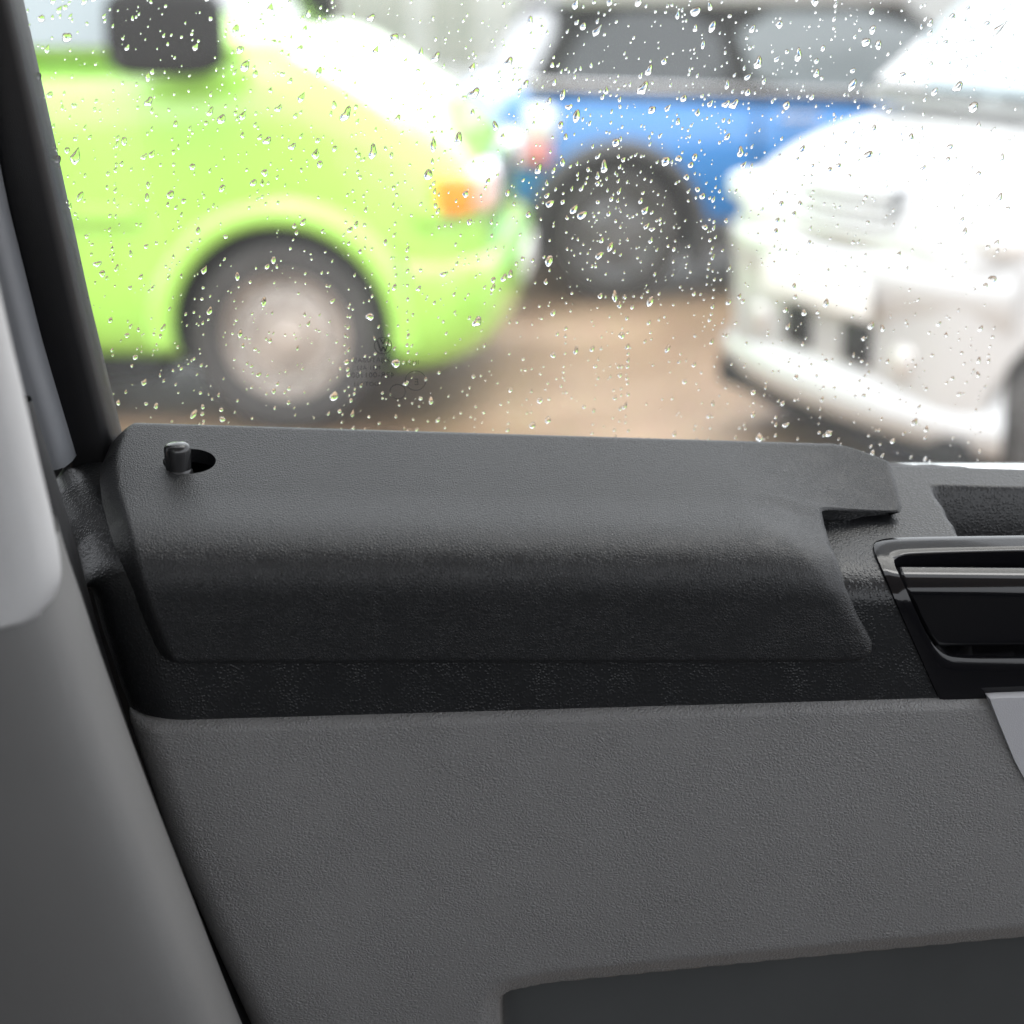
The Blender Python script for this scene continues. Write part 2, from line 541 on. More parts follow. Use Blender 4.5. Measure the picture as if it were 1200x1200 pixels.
class Cabin:
    """a tapered greenhouse: bottom rectangle to top rectangle"""
    def __init__(s, xb0, xb1, hb, zb, xt0, xt1, ht, zt):
        s.c = dict(b0=(xb0, hb, zb), b1=(xb1, hb, zb), t0=(xt0, ht, zt), t1=(xt1, ht, zt))
    def shell(s, name, mat, parent, bevel=.07):
        c = s.c
        P = []
        for sg in (-1, 1):
            for k in ('b0', 'b1', 't1', 't0'):
                x, y, z = c[k]; P.append((x, sg * y, z))
        F = [(0, 1, 2, 3), (7, 6, 5, 4), (0, 4, 5, 1), (3, 2, 6, 7), (1, 5, 6, 2), (0, 3, 7, 4)]
        o = new_mesh(name, P, F, mat, None)
        bm = bmesh.new(); bm.from_mesh(o.data)
        bmesh.ops.recalc_face_normals(bm, faces=bm.faces); bm.to_mesh(o.data); bm.free()
        m = o.modifiers.new('b', 'BEVEL'); m.width = bevel; m.segments = 4; m.limit_method = 'NONE'
        bake(o); sharp(o, 40)
        o.parent = parent
        return o
    def face(s, which, a, b):
        c = {k: Vector(v) for k, v in s.c.items()}
        def sd(k, sg): v = c[k].copy(); v.y *= sg; return v
        if which == 'near': q = [sd(k, -1) for k in ('b0', 'b1', 't1', 't0')]
        elif which == 'far': q = [sd(k, 1) for k in ('b0', 'b1', 't1', 't0')]
        elif which == 'front': q = [sd('b1', -1), sd('b1', 1), sd('t1', 1), sd('t1', -1)]
        else: q = [sd('b0', -1), sd('b0', 1), sd('t0', 1), sd('t0', -1)]
        p = q[0].lerp(q[1], a).lerp(q[3].lerp(q[2], a), b)
        n = (q[1] - q[0]).cross(q[3] - q[0]).normalized()
        ctr = sum(c.values(), Vector()) / 4; ctr.y = 0
        if n.dot(q[0] - ctr) < 0: n = -n
        return p, n
    def panel(s, name, which, poly, mat, parent, off=.004, th=.012, rounds=1):
        poly = chaikin(poly, rounds)
        k = len(poly)
        vs = []
        for d in (off, off - th):
            for a, b in poly:
                p, n = s.face(which, a, b); vs.append(p + n * d)
        fs = [tuple(range(k)), tuple(range(2 * k - 1, k - 1, -1))] + [(i, (i + 1) % k, k + (i + 1) % k, k + i) for i in range(k)]
        bm = bmesh.new()
        bv = [bm.verts.new(v) for v in vs]
        for f in fs: bm.faces.new([bv[i] for i in f])
        return bm_object(name, bm, mat, parent, smooth=False)

def arch_lip(parent, x, z, r0, r1, y, mat, a0=-12, a1=192, name='wheel_arch', th=.03, side=-1):
    """a raised lip round a wheel opening"""
    vs, n = [], 36
    prof = [(r0, -.05), (r0, th * .8), (r0 + (r1 - r0) * .3, th), (r0 + (r1 - r0) * .75, th * .7), (r1, -.01)]
    for i in range(n):
        a = R(a0 + (a1 - a0) * i / (n - 1))
        for r, h in prof:
            vs.append((x + r * math.cos(a), y + side * h, z + r * math.sin(a)))
    o = new_mesh(name, vs, grid_faces(n, len(prof)), mat, parent)
    bm = bmesh.new(); bm.from_mesh(o.data); bmesh.ops.recalc_face_normals(bm, faces=bm.faces); bm.to_mesh(o.data); bm.free()
    return o

def blob(name, loc, size, mat, parent, power=3.0, n=20):
    """a rounded lens or housing (superellipsoid)"""
    vs = []
    def sg(v, e): return math.copysign(abs(v) ** e, v)
    e = 2 / power
    for i in range(n + 1):
        ph = -math.pi / 2 + math.pi * i / n
        for j in range(n * 2):
            th = 2 * math.pi * j / (n * 2)
            vs.append((loc[0] + size[0] * sg(math.cos(ph), e) * sg(math.cos(th), e), loc[1] + size[1] * sg(math.cos(ph), e) * sg(math.sin(th), e), loc[2] + size[2] * sg(math.sin(ph), e)))
    fs = []
    k = n * 2
    for i in range(n):
        for j in range(k):
            a, b = i * k + j, i * k + (j + 1) % k
            fs.append((a, b, b + k, a + k))
    o = new_mesh(name, vs, fs, mat, parent)
    bm = bmesh.new(); bm.from_mesh(o.data)
    bmesh.ops.remove_doubles(bm, verts=bm.verts, dist=1e-6)
    bmesh.ops.recalc_face_normals(bm, faces=bm.faces); bm.to_mesh(o.data); bm.free()
    o.data.polygons.foreach_set('use_smooth', [True] * len(o.data.polygons))
    return o

# ------------------------------------------------------------------ lime green van (nose to the right)
HWV = .90
gv = empty('green_van', (-.672, 5.42 + HWV - .06, 0), R(-4))
tag(gv, 'lime green panel van with black mirror and silver steel wheels, nose to the right', 'van')
st = [(-3.75, .30, 1.18, HWV - .06), (-3.6, .22, 1.21, HWV), (-3.0, .21, 1.21, HWV), (-1.6, .21, 1.21, HWV), (-.7, .21, 1.21, HWV), (-.25, .21, 1.235, HWV),
      (-.08, .21, 1.275, HWV - .002), (.05, .21, 1.255, HWV - .005), (.18, .21, 1.19, HWV - .01), (.31, .21, 1.10, HWV - .02), (.43, .21, 1.01, HWV - .035), (.52, .22, .94, HWV - .06), (.59, .23, .88, HWV - .10), (.635, .25, .81, HWV - .16), (.655, .28, .72, HWV - .24)]
loft('body', st, M['lime'], gv, cuts=[(0, .325, .355, HWV), (-2.92, .325, .355, HWV)], cut_mat=M['liner'])
cb = Cabin(-3.68, -.04, HWV - .02, 1.17, -3.5, -.92, HWV - .14, 1.94)
cb.shell('cabin', M['lime'], gv, .09)
cb.panel('windscreen', 'front', [(.06, .08), (.94, .08), (.92, .92), (.08, .92)], M['carglass'], gv)
for w_ in ('near', 'far'):
    cb.panel('side_window', w_, [(.70, .06), (.955, .06), (.955, .2), (.885, .86), (.70, .86)], M['carglass_pale'], gv)
    cb.panel('side_window', w_, [(.40, .08), (.66, .08), (.66, .86), (.40, .86)], M['carglass'], gv)
for sg in (-1, 1):
    blob('mirror', (-.29, sg * (HWV + .11), 1.265), (.175, .07, .125), M['liner'], gv, 4.5)
    box('mirror_arm', -.29, -.20, sg * (HWV + .0) - .06, sg * (HWV + .0) + .06, 1.15, 1.19, M['liner'], gv, .01)
    for z0, z1 in ((.735, .80), ):
        box('side_moulding', -3.5, -.44, sg * (HWV + .006) - .022, sg * (HWV + .006) + .022, z0 - .05, z0, M['lime'], gv, .008)
        box('side_moulding', .42, .52, sg * (HWV - .045) - .022, sg * (HWV - .045) + .022, z0 - .05, z0, M['lime'], gv, .008)
    arch_lip(gv, 0, .325, .356, .45, sg * (HWV - .006), M['lime'], -5, 185, side=sg, th=.03)
    arch_lip(gv, -2.92, .325, .356, .45, sg * (HWV - .006), M['lime'], -5, 185, side=sg, th=.03)
    box('door_gap', -1.02, -1.008, sg * HWV - .004, sg * HWV + .004, .3, 1.16, M['liner'], gv)
    box('door_handle', -.98, -.80, sg * (HWV + .018) - .015, sg * (HWV + .018) + .015, .99, 1.03, M['liner'], gv, .01)
    blob('indicator', (.555, sg * (HWV - .095), .775), (.055, .085, .064), M['amber'], gv, 6)
    blob('headlight', (.62, sg * (HWV - .20), .775), (.05, .10, .066), M['pink_lens'], gv, 5)
    blob('headlight', (.63, sg * (HWV - .36), .775), (.05, .14, .07), M['clear_lens'], gv, 5)
# wrap-round bumper
vs = []
pth = [(.40, -(HWV + .005)), (.50, -(HWV - .005)), (.58, -(HWV - .05)), (.655, -(HWV - .17)), (.69, -(HWV - .36)), (.71, -.3), (.71, 0)]
pth = pth + [(x, -y) for x, y in pth[-2::-1]]
pth = chaikin(pth, 2, closed=False)
prof = [(-.10, .56), (-.03, .575), (.005, .56), (.02, .52), (.022, .44), (.01, .34), (-.04, .26), (-.13, .215), (-.22, .22)]
for x, y in pth:
    L = math.hypot(x - .2, y * .45) or 1
    nx, ny = (x - .2) / L, y * .45 / L
    for d, z in prof:
        vs.append((x + nx * d, y + ny * d * .6, z))
o = new_mesh('front_bumper', vs, grid_faces(len(pth), len(prof)), M['lime'], gv)
m_ = bmesh.new(); m_.from_mesh(o.data); bmesh.ops.recalc_face_normals(m_, faces=m_.faces); m_.to_mesh(o.data); m_.free()
box('grille', .625, .655, -.42, .42, .70, .80, M['liner'], gv, .01)
box('number_plate', .725, .74, -.26, .26, .40, .51, M['plate'], gv, .004)
for x in (0, -2.92):
    wheel(gv, x, -(HWV - .13), .315, .315, .20, -1, M['steelwheel'], 'steel')
    wheel(gv, x, (HWV - .13), .315, .315, .20, 1, M['steelwheel'], 'steel')
box('underfloor', -3.5, -.42, -.82, .82, .15, .23, M['liner'], gv, .02)
box('underfloor', -.42, .5, -.6, .6, .17, .24, M['liner'], gv)

# ------------------------------------------------------------------ blue hatchback (tail to the left), pale roof
HB = .89
rz = R(9)
ctr = Vector((.46, 7.75, 0))
bc = empty('blue_hatchback', ctr + Matrix.Rotation(rz, 4, 'Z') @ Vector((0, HB - .1, 0)), rz)
tag(bc, 'bright blue hatchback with dark wheel arches and pale roof, tail towards the green van', 'car')
st = [(-.54, .36, .80, HB - .2), (-.51, .30, .90, HB - .1), (-.44, .26, .95, HB - .035), (-.25, .25, .955, HB), (.3, .24, .93, HB), (1.2, .24, .885, HB), (2.0, .24, .86, HB), (2.4, .24, .85, HB - .01), (2.8, .25, .83, HB - .04), (3.1, .27, .80, HB - .12), (3.22, .32, .7, HB - .24)]
HALF_B = [(0, 0), (.55, 0), (.86, .0), (.955, .05), (.985, .16), (1.0, .33), (1.0, .45), (.995, .58), (.975, .70), (.945, .80), (.905, .89), (.86, .96), (.5, 1.0), (0, 1.0)]
loft('body', st, M['blue'], bc, half=HALF_B, cuts=[(0, .31, .345, HB), (2.55, .31, .345, HB)], cut_mat=M['liner'])
cbl = Cabin(-.42, 2.05, HB - .12, .85, -.16, 1.35, HB - .2, 1.30)
cbl.shell('cabin', M['liner'], bc, .06)
box('roof', -.22, 1.42, -(HB - .17), HB - .17, 1.285, 1.42, M['white'], bc, .06, 4)
for w_ in ('near', 'far'):
    cbl.panel('side_window', w_, [(.03, .08), (.40, .08), (.40, .92), (.06, .92)], M['carglass'], bc)
    cbl.panel('side_window', w_, [(.45, .08), (.96, .08), (.95, .92), (.45, .92)], M['carglass_mid'], bc)
cbl.panel('rear_window', 'rear', [(.08, .1), (.92, .1), (.9, .9), (.1, .9)], M['carglass'], bc)
cbl.panel('windscreen', 'front', [(.06, .06), (.94, .06), (.93, .94), (.07, .94)], M['carglass'], bc)
for sg in (-1, 1):
    wt = box('waist_trim', -.40, 2.1, -.03, .03, -.012, .012, M['chrome'], bc, .008)
    wt.location = (0, sg * (HB - .12), .95)
    wt.rotation_euler = (0, R(2.2), 0)
    arch_lip(bc, 0, .31, .345, .425, sg * (HB - .012), M['plastic'], -22, 200, side=sg)
    arch_lip(bc, 2.55, .31, .345, .425, sg * (HB - .012), M['plastic'], -22, 200, side=sg)
    box('sill_cladding', .38, 2.17, sg * (HB - .01) - .03, sg * (HB - .01) + .03, .235, .37, M['plastic'], bc, .02)
    blob('tail_light', (-.35, sg * (HB - .055), .80), (.075, .08, .085), M['clear_lens'], bc, 3)
    blob('tail_light', (-.37, sg * (HB - .05), .675), (.075, .07, .07), M['red_lens'], bc, 3)
    blob('reflector', (-.53, sg * (HB - .32), .76), (.04, .05, .04), M['amber'], bc, 3)
    box('door_gap', .62, .632, sg * HB - .004, sg * HB + .004, .4, .9, M['liner'], bc)
    box('door_handle', .72, .9, sg * (HB + .015) - .015, sg * (HB + .015) + .015, .80, .83, M['chrome'], bc, .008)
    blob('mirror', (1.75, sg * (HB + .1), 1.0), (.08, .11, .07), M['white'], bc, 3)
box('rear_bumper', -.60, -.36, -(HB - .06), HB - .06, .30, .55, M['plastic'], bc, .08, 4)
box('number_plate', -.56, -.54, -.26, .26, .64, .75, M['plate'], bc, .004)
for x in (0, 2.55):
    wheel(bc, x, -(HB - .12), .305, .305, .21, -1, M['alloy'], 'alloy')
    wheel(bc, x, (HB - .12), .305, .305, .21, 1, M['alloy'], 'alloy')
box('underfloor', -.4, 3.0, -.6, .6, .19, .28, M['liner'], bc)

# ------------------------------------------------------------------ white car (nose to the left, turned towards us)
HW = .73
head = Vector((-.906, -.423, 0)).normalized()
rzw = math.atan2(head.y, head.x)
left = Matrix.Rotation(rzw, 4, 'Z') @ Vector((0, 1, 0))      # local +y
root = Vector((.87, 4.85, 0)) - head * .66
wc = empty('white_car', root, rzw)
tag(wc, 'white people carrier with slatted grille and black bumper intakes, nose to the left', 'car')
ns = 1 if left.y < 0 else -1                                  # which local side is near the camera
WX = .19
NX = .74                                                      # short nose
st = [(-3.55, .34, .98, HW - .1), (-3.4, .26, 1.06, HW), (-2.5, .23, 1.08, HW), (-1.0, .23, 1.08, HW), (-.45, .23, 1.08, HW), (-.1, .23, 1.06, HW),
      (.2, .23, 1.01, HW), (.42, .23, .96, HW - .01), (.58, .23, .91, HW - .03), (.70, .24, .86, HW - .075), (.79, .26, .79, HW - .16), (.83, .30, .72, HW - .27)]
st = [(x * NX if x > 0 else x, *r) for x, *r in st]
loft('body', st, M['white'], wc, cuts=[(WX, .315, .35, HW), (-2.5, .315, .35, HW)], cut_mat=M['liner'])
cw = Cabin(-3.5, .12, HW - .06, 1.04, -3.3, -.72, HW - .2, 1.75)
cw.shell('cabin', M['white'], wc, .08)
cw.panel('windscreen', 'front', [(.05, .05), (.95, .05), (.93, .95), (.07, .95)], M['carglass_pale'], wc)
for w_ in ('near', 'far'):
    cw.panel('side_window', w_, [(.62, .08), (.93, .08), (.84, .86), (.62, .9)], M['carglass'], wc)
    cw.panel('side_window', w_, [(.30, .08), (.59, .08), (.59, .9), (.30, .9)], M['carglass'], wc)
    cw.panel('side_window', w_, [(.05, .08), (.27, .08), (.27, .9), (.07, .9)], M['carglass'], wc)
# bumper skin bulging in front of the hull
def bumper(name, pth, prof, mat, parent, cx, ky):
    vs = []
    p2 = chaikin(pth, 2, closed=False)
    for x, y in p2:
        L = math.hypot(x - cx, y * ky) or 1
        nx, ny = (x - cx) / L, y * ky / L
        for d, z in prof:
            vs.append((x + nx * d, y + ny * d, z))
    o = new_mesh(name, vs, grid_faces(len(p2), len(prof)), mat, parent)
    bm = bmesh.new(); bm.from_mesh(o.data); bmesh.ops.recalc_face_normals(bm, faces=bm.faces); bm.to_mesh(o.data); bm.free()
    return o
half_p = [(.53, -(HW - .05)), (.55, -(HW - .08)), (.58, -(HW - .15)), (.62, -(HW - .27)), (.65, -.28), (.665, -.1)]
path = half_p + [(x, -y) for x, y in half_p[::-1]]
bumper('front_bumper', path, [(-.11, .74), (-.05, .71), (-.012, .68), (.0, .645), (-.01, .59), (-.035, .54), (-.06, .48), (-.07, .42), (-.06, .37), (-.03, .335), (.005, .31), (.01, .27), (-.02, .22), (-.1, .19)], M['white'], wc, .1, .8)
for sg in (-1, 1):
    box('intake', .42, .622, sg * .145 - .07, sg * .145 + .07, .375, .50, M['intake'], wc, .015)
    blob('fog_light', (.555, sg * .35, .425), (.08, .05, .055), M['silver'], wc, 3)
    blob('headlight', (.50, sg * (HW - .15), .79), (.07, .09, .05), M['clear_lens'], wc, 3)
    blob('mirror', (-.35, sg * (HW + .08), 1.12), (.08, .11, .08), M['white'], wc, 3)
    blob('indicator', (.20, sg * (HW - .0), .74), (.06, .05, .03), M['amber'], wc, 3)
    box('door_handle', -.9, -.72, sg * (HW + .015) - .015, sg * (HW + .015) + .015, .92, .95, M['white'], wc, .008)
    box('wiper', -.02, .09, sg * .3 - .28, sg * .3 + .28, 1.085, 1.10, M['liner'], wc)
for i in range(4):
    z = .735 + i * .040
    bumper('grille_slat', [(.575, -.23), (.60, -.16), (.62, -.07), (.62, .07), (.60, .16), (.575, .23)], [(-.04, z), (.025, z + .004), (.03, z + .022), (-.04, z + .028)], M['pale'], wc, .1, .8)
box('grille_backing', .46, .592, -.20, .20, .735, .875, M['alloy'], wc, .02)
box('number_plate', .655, .675, -.26, .26, .53, .63, M['plate'], wc, .004)
for x in (WX, -2.5):
    wheel(wc, x, -(HW - .11), .31, .31, .21, -1, M['silver'], 'alloy')
    wheel(wc, x, (HW - .11), .31, .31, .21, 1, M['silver'], 'alloy')
box('underfloor', -3.3, .6, -.6, .6, .17, .26, M['liner'], wc)

# ------------------------------------------------------------------ far side of the yard
fv = empty('white_van', (2.45, 20.6, 0), R(4))
tag(fv, 'pale white van parked far back against the fence, behind the blue hatchback', 'van')
st = [(-1.9, .4, 1.2, .85), (-1.8, .3, 1.25, .92), (0, .3, 1.25, .92), (1.6, .3, 1.25, .92), (2.1, .3, 1.15, .9), (2.5, .32, 1.0, .82), (2.65, .4, .8, .7)]
loft('body', st, M['pale'], fv, cuts=[(-1.1, .33, .38, .92), (1.8, .33, .38, .92)], cut_mat=M['liner'])
cf = Cabin(-1.88, 2.2, .9, 1.2, -1.8, 1.3, .8, 2.1)
cf.shell('cabin', M['pale'], fv, .08)
cf.panel('side_window', 'near', [(.66, .08), (.95, .08), (.84, .86), (.66, .86)], M['carglass_pale'], fv)
cf.panel('windscreen', 'front', [(.06, .08), (.94, .08), (.92, .92), (.08, .92)], M['carglass_pale'], fv)
for x in (-1.1, 1.8):
    for sg in (-1, 1):
        wheel(fv, x, sg * .8, .33, .33, .2, sg, M['silver'], 'alloy')

fe = empty('timber_fence', (-8, 26.5, 0), 0)
tag(fe, 'weathered grey green timber fence of wide upright boards along the yard', 'fence')
bdata = None
x = 0.0
i = 0
while x < 26:
    w_ = .34
    if bdata is None:
        b0 = box('board', 0, w_ - .03, -.03, .03, .0, 2.3, M['fence'], fe, .006)
        bdata = [b0.data, None]
        b1 = box('board', 0, w_ - .03, -.03, .03, .0, 2.3, M['fence_pale'], fe, .006)
        bdata[1] = b1.data
        b1.location.x = w_
        i, x = 2, 2 * w_
        continue
    bo = bpy.data.objects.new('board', bdata[0 if rng.random() < .55 else 1])
    COL.objects.link(bo); bo.parent = fe
    bo.location = (x, float(rng.normal(0, .008)), float(rng.normal(0, .03)) - .02)
    x += w_
    i += 1
for k in range(14):
    box('post', k * 2 - .06, k * 2 + .06, .04, .16, 0, 2.35, M['fence'], fe, .01)
for z in (.5, 1.8):
    box('rail', 0, 26, .035, .075, z, z + .1, M['fence'], fe, .01)

bl = empty('yard_building', (6.2, 17.5, 0), R(-3))
tag(bl, 'pale rendered low building behind the blue hatchback and white car', 'building')
box('wall', -2.6, 9, 0, 6, 0, 3.4, M['render_wall'], bl, .02)
box('roof', -2.8, 9.2, -.25, 6.2, 3.4, 3.6, M['plastic'], bl, .02)
for k in range(3):
    fr = box('window', .2 + k * 2.6, 1.6 + k * 2.6, -.03, .05, 1.2, 2.3, M['pale'], bl, .01)
    pn = box('pane', .28 + k * 2.6, 1.52 + k * 2.6, -.036, -.026, 1.28, 2.22, M['carglass_pale'], fr)
box('plinth', -2.62, 9.02, -.03, 0.02, 0, .35, M['concrete'], bl, .005)

# ================================================================== THE CAB WE SIT IN
# door frame axes: u along the door (to the right), v up, w towards the seat
YAW = R(4)
O_ = np.array([0, 1.15, 0]); U_ = np.array([math.cos(YAW), math.sin(YAW), 0]); N_ = np.array([math.sin(YAW), -math.cos(YAW), 0]); Z_ = np.array([0, 0, 1.0])
def D(u, v, w):
    u, v, w = np.broadcast_arrays(np.asarray(u, float), np.asarray(v, float), np.asarray(w, float))
    return O_ + u[..., None] * U_ + v[..., None] * Z_ + w[..., None] * N_

class Sheet:
    """surface swept along the door: profile knots (v at u=0, slope of v over u, w); a fillet rounds the nose"""
    def __init__(s, back, fs, fe, bottom, tweak=None, bulge=.0):
        pts = []
        for k in range(30):
            pts.append(np.array(back) * (1 - k / 30) + np.array(fs) * k / 30)
        # cubic fillet, tangent to both flats
        b, f, e, d = map(np.array, (back, fs, fe, bottom))
        L = np.linalg.norm((f - e)[[0, 2]])
        t1 = (f - b) / np.linalg.norm((f - b)[[0, 2]]) * L * .45
        t2 = (e - d) / np.linalg.norm((e - d)[[0, 2]]) * L * .45
        for k in range(31):
            t = k / 30
            pts.append((1 - t) ** 3 * f + 3 * (1 - t) ** 2 * t * (f + t1) + 3 * (1 - t) * t * t * (e + t2) + t ** 3 * e)
        for k in range(1, 31):
            t = k / 30
            q = e * (1 - t) + d * t
            q[2] += bulge * math.sin(math.pi * t)
            pts.append(q)
        s.p = np.array(pts)
        seg = np.linalg.norm(np.diff(s.p[:, [0, 2]], axis=0), axis=1)
        s.t = np.concatenate([[0], np.cumsum(seg)])
        s.L = s.t[-1]
        s.t /= s.L
        s.tweak = tweak
    def uvw(s, u, t):
        u, t = np.broadcast_arrays(np.asarray(u, float), np.asarray(t, float))
        v0, sl, w = (np.interp(t, s.t, s.p[:, k]) for k in range(3))
        v = v0 + sl * u
        if s.tweak: v, w = s.tweak(u, t, v, w)
        return u, v, w
    def P(s, u, t):
        return D(*s.uvw(u, t))
    def n(s, u, t):
        e = .004
        a = s.P(u, np.asarray(t) + e) - s.P(u, np.asarray(t) - e)
        b = s.P(np.asarray(u) + e, t) - s.P(np.asarray(u) - e, t)
        c = np.cross(a, b)
        return c / np.linalg.norm(c, axis=-1, keepdims=True)
    def inv(s, px, py):
        """pixel -> (u, t) on the sheet"""
        us, ts = np.meshgrid(np.linspace(-.6, .6, 61), np.linspace(0, 1, 81))
        q = project(s.P(us.ravel(), ts.ravel()))
        k = np.argmin((q[:, 0] - px) ** 2 + (q[:, 1] - py) ** 2)
        x = np.array([us.ravel()[k], ts.ravel()[k]])
        for _ in range(12):
            f = project(s.P(x[0], x[1]))[0] - (px, py)
            h = 1e-4
            J = np.stack([(project(s.P(x[0] + h, x[1]))[0] - project(s.P(x[0] - h, x[1]))[0]) / (2 * h),
                          (project(s.P(x[0], x[1] + h))[0] - project(s.P(x[0], x[1] - h))[0]) / (2 * h)], 1)
            try:
                dx = np.linalg.solve(J + 1e-6 * np.eye(2), f)
            except Exception:
                break
            x = x - np.clip(dx, -.05, .05)
            x[1] = np.clip(x[1], -.0, 1.0)
        return x

def topper_tweak(u, t, v, w):
    v = v - .020 * sstep(u, .17, .31) * np.clip(t / .32, 0, 1) * (1 - sstep(t, .42, .98))
    return v, w
S_trim = Sheet((1.082, -.05, -.155), (1.0443, -.035, -.03), (1.0135, -.03, .004), (.925, .0, .006))
S_top = Sheet((1.1035, -.05, -.145), (1.080, -.037, -.056), (1.027, -.027, .0235), (.975, -.027, .0195), topper_tweak)

door = empty('van_door', tuple(D(0, .5, -.05)), 0)
tag(door, 'van door seen from inside, black grained upper trim over grey leatherette card', 'door')
bpy.context.view_layer.update()
DM = door.matrix_world.inverted()
def under(o, parent):
    """parent keeping the world-space mesh where it is"""
    o.parent = parent
    o.matrix_parent_inverse = parent.matrix_world.inverted()
    return o

# ------------------------------------------------------------------ upper trim
GRIP = dict(u0=S_trim.inv(1093, 572), u1=S_trim.inv(1127, 632))
def trim_point(u, t):
    """trim surface with its rounded rear end and the hand scoop behind the pull"""
    uu, v, w = S_trim.uvw(u, t)
    (ua, ta), (ub, tb) = GRIP['u0'], GRIP['u1']
    edge = ua + (ub - ua) * np.clip((t - ta) / (tb - ta), -.5, 1.6)
    m = sstep(u, edge - .001, edge + .006) * sstep(t, ta - .02, ta + .045) * (1 - sstep(t, tb + .05, tb + .06))
    v = v - .055 * m
    return D(uu, v, w)
outer = [(1020, 641), (1030, 633), (1060, 631), (1120, 630), (1200, 629), (1330, 627), (1330, 700), (1330, 817), (1240, 818), (1180, 819), (1130, 820), (1104, 821), (1098, 816), (1080, 775), (1055, 720), (1035, 675)]
inner = [(1046, 660), (1053, 653), (1075, 651.5), (1120, 650), (1200, 648), (1322, 646), (1322, 700), (1322, 770), (1240, 771), (1180, 771), (1130, 771), (1106, 768), (1090, 752), (1077, 725), (1064, 697), (1054, 677)]
def loop(px, n_s=2):
    return np.array([S_trim.inv(*p) for p in chaikin(px, n_s)])
lo, li = loop(outer), loop(inner)
def in_loop(u, t, L):
    c = np.zeros(np.shape(u), bool)
    for (x0, y0), (x1, y1) in zip(L, np.roll(L, -1, 0)):
        if y0 == y1: continue
        hit = ((y0 > t) != (y1 > t)) & (u < (x1 - x0) * (t - y0) / (y1 - y0) + x0)
        c ^= hit
    return c
LEFT_TRIM = [(64, 522), (50, 540), (52, 560), (66, 592), (80, 612), (84, 640), (92, 690), (108, 750), (128, 810), (146, 858)]
lt = np.array([S_trim.inv(*p) for p in LEFT_TRIM])
order = np.argsort(lt[:, 1]); lt = lt[order]
nt_, nc_ = 150, 330
rows = []
tt = np.concatenate([np.linspace(0, 1, nt_)])
for t in tt:
    uL = np.interp(t, lt[:, 1], lt[:, 0])
    s_ = np.linspace(0, 1, nc_) ** 1.0
    u = uL + (.62 - uL) * s_
    P = trim_point(u, np.full_like(u, t))
    n = S_trim.n(u, np.full_like(u, np.clip(t, .005, .995)))
    # rear end rolls away into the gap
    e = np.clip((u - uL) / .045, 0, 1)
    roll = 1 - np.sqrt(np.clip(1 - (1 - e) ** 2, 0, 1))
    P = P - n * (.04 * roll)[:, None]
    P = P - n * (.075 * in_loop(u, np.full_like(u, t), lo * .5 + li * .5))[:, None]      # opening behind the pull
    rows.append(P)
V = np.concatenate(rows)
# a hidden skirt closes the rear end
o = under(new_mesh('upper_trim', V, grid_faces(nt_, nc_), M['trim']), door)
bm = bmesh.new(); bm.from_mesh(o.data); bmesh.ops.recalc_face_normals(bm, faces=bm.faces); bm.to_mesh(o.data); bm.free()
md = o.modifiers.new('t', 'SOLIDIFY'); md.thickness = .003; md.offset = -1

# ------------------------------------------------------------------ lower card with map pocket
def card_w(u, v):
    w = .012 + .012 * np.sin(np.clip((.934 - v) / .4, 0, 1) * math.pi * .7)
    lip = np.clip((.934 - v) / .010, 0, 1)
    return w - .012 * (1 - np.sqrt(np.clip(1 - (1 - lip) ** 2, 0, 1)))
def inv_plane(px, py, w=.02):
    p = at_plane(px, py, O_ + N_ * w, N_)
    d = p - O_
    return np.array([np.dot(d, U_), p[2]])
pk = np.array([inv_plane(*p) for p in [(588, 1230), (590, 1180), (606, 1164), (640, 1157), (900, 1131), (1200, 1103), (1300, 1094)]])
edge_l = np.array([inv_plane(*p, w=.0) for p in [(147, 846), (196, 985), (245, 1095), (300, 1212), (350, 1312)]])
nr, nc = 220, 420
vv = np.concatenate([np.linspace(.934, .924, 12), np.linspace(.9235, .60, nr - 12)])
rows = []
for v in vv:
    uL = np.interp(v, edge_l[::-1, 1], edge_l[::-1, 0])
    u = np.linspace(uL, .60, nc)
    w = card_w(u, np.full_like(u, v))
    e = np.clip((u - uL) / .028, 0, 1)
    w = w - .03 * (1 - np.sqrt(np.clip(1 - (1 - e) ** 2, 0, 1)))
    # pocket
    top = np.interp(u, pk[2:, 0], pk[2:, 1])
    dist_top = top - v                                   # >0 inside
    dist_left = u - pk[0, 0]
    k = .012
    dd = np.minimum(dist_top, dist_left)
    inside = np.where((dist_top < k) & (dist_left < k), k - np.hypot(np.maximum(k - dist_top, 0), np.maximum(k - dist_left, 0)), dd)
    w = w - .045 * sstep(inside, -.002, .006) - .006 * sstep(inside, -.018, 0)
    rows.append(D(u, np.full_like(u, v), w))
V = np.concatenate(rows)
o = under(new_mesh('door_card', V, grid_faces(nr, nc), None, mats=[M['card'], M['pocket']]), door)
bm = bmesh.new(); bm.from_mesh(o.data)
bmesh.ops.recalc_face_normals(bm, faces=bm.faces)
for f in bm.faces:
    c = np.array(f.calc_center_median()) - O_
    if np.dot(c, N_) < -.012 and np.dot(c, U_) > pk[0, 0] - .02 and c[2] < pk[2, 1] + .1 and np.dot(c, U_) > pk[0, 0]:
        f.material_index = 1
bm.to_mesh(o.data); bm.free()
md = o.modifiers.new('t', 'SOLIDIFY'); md.thickness = .003; md.offset = -1

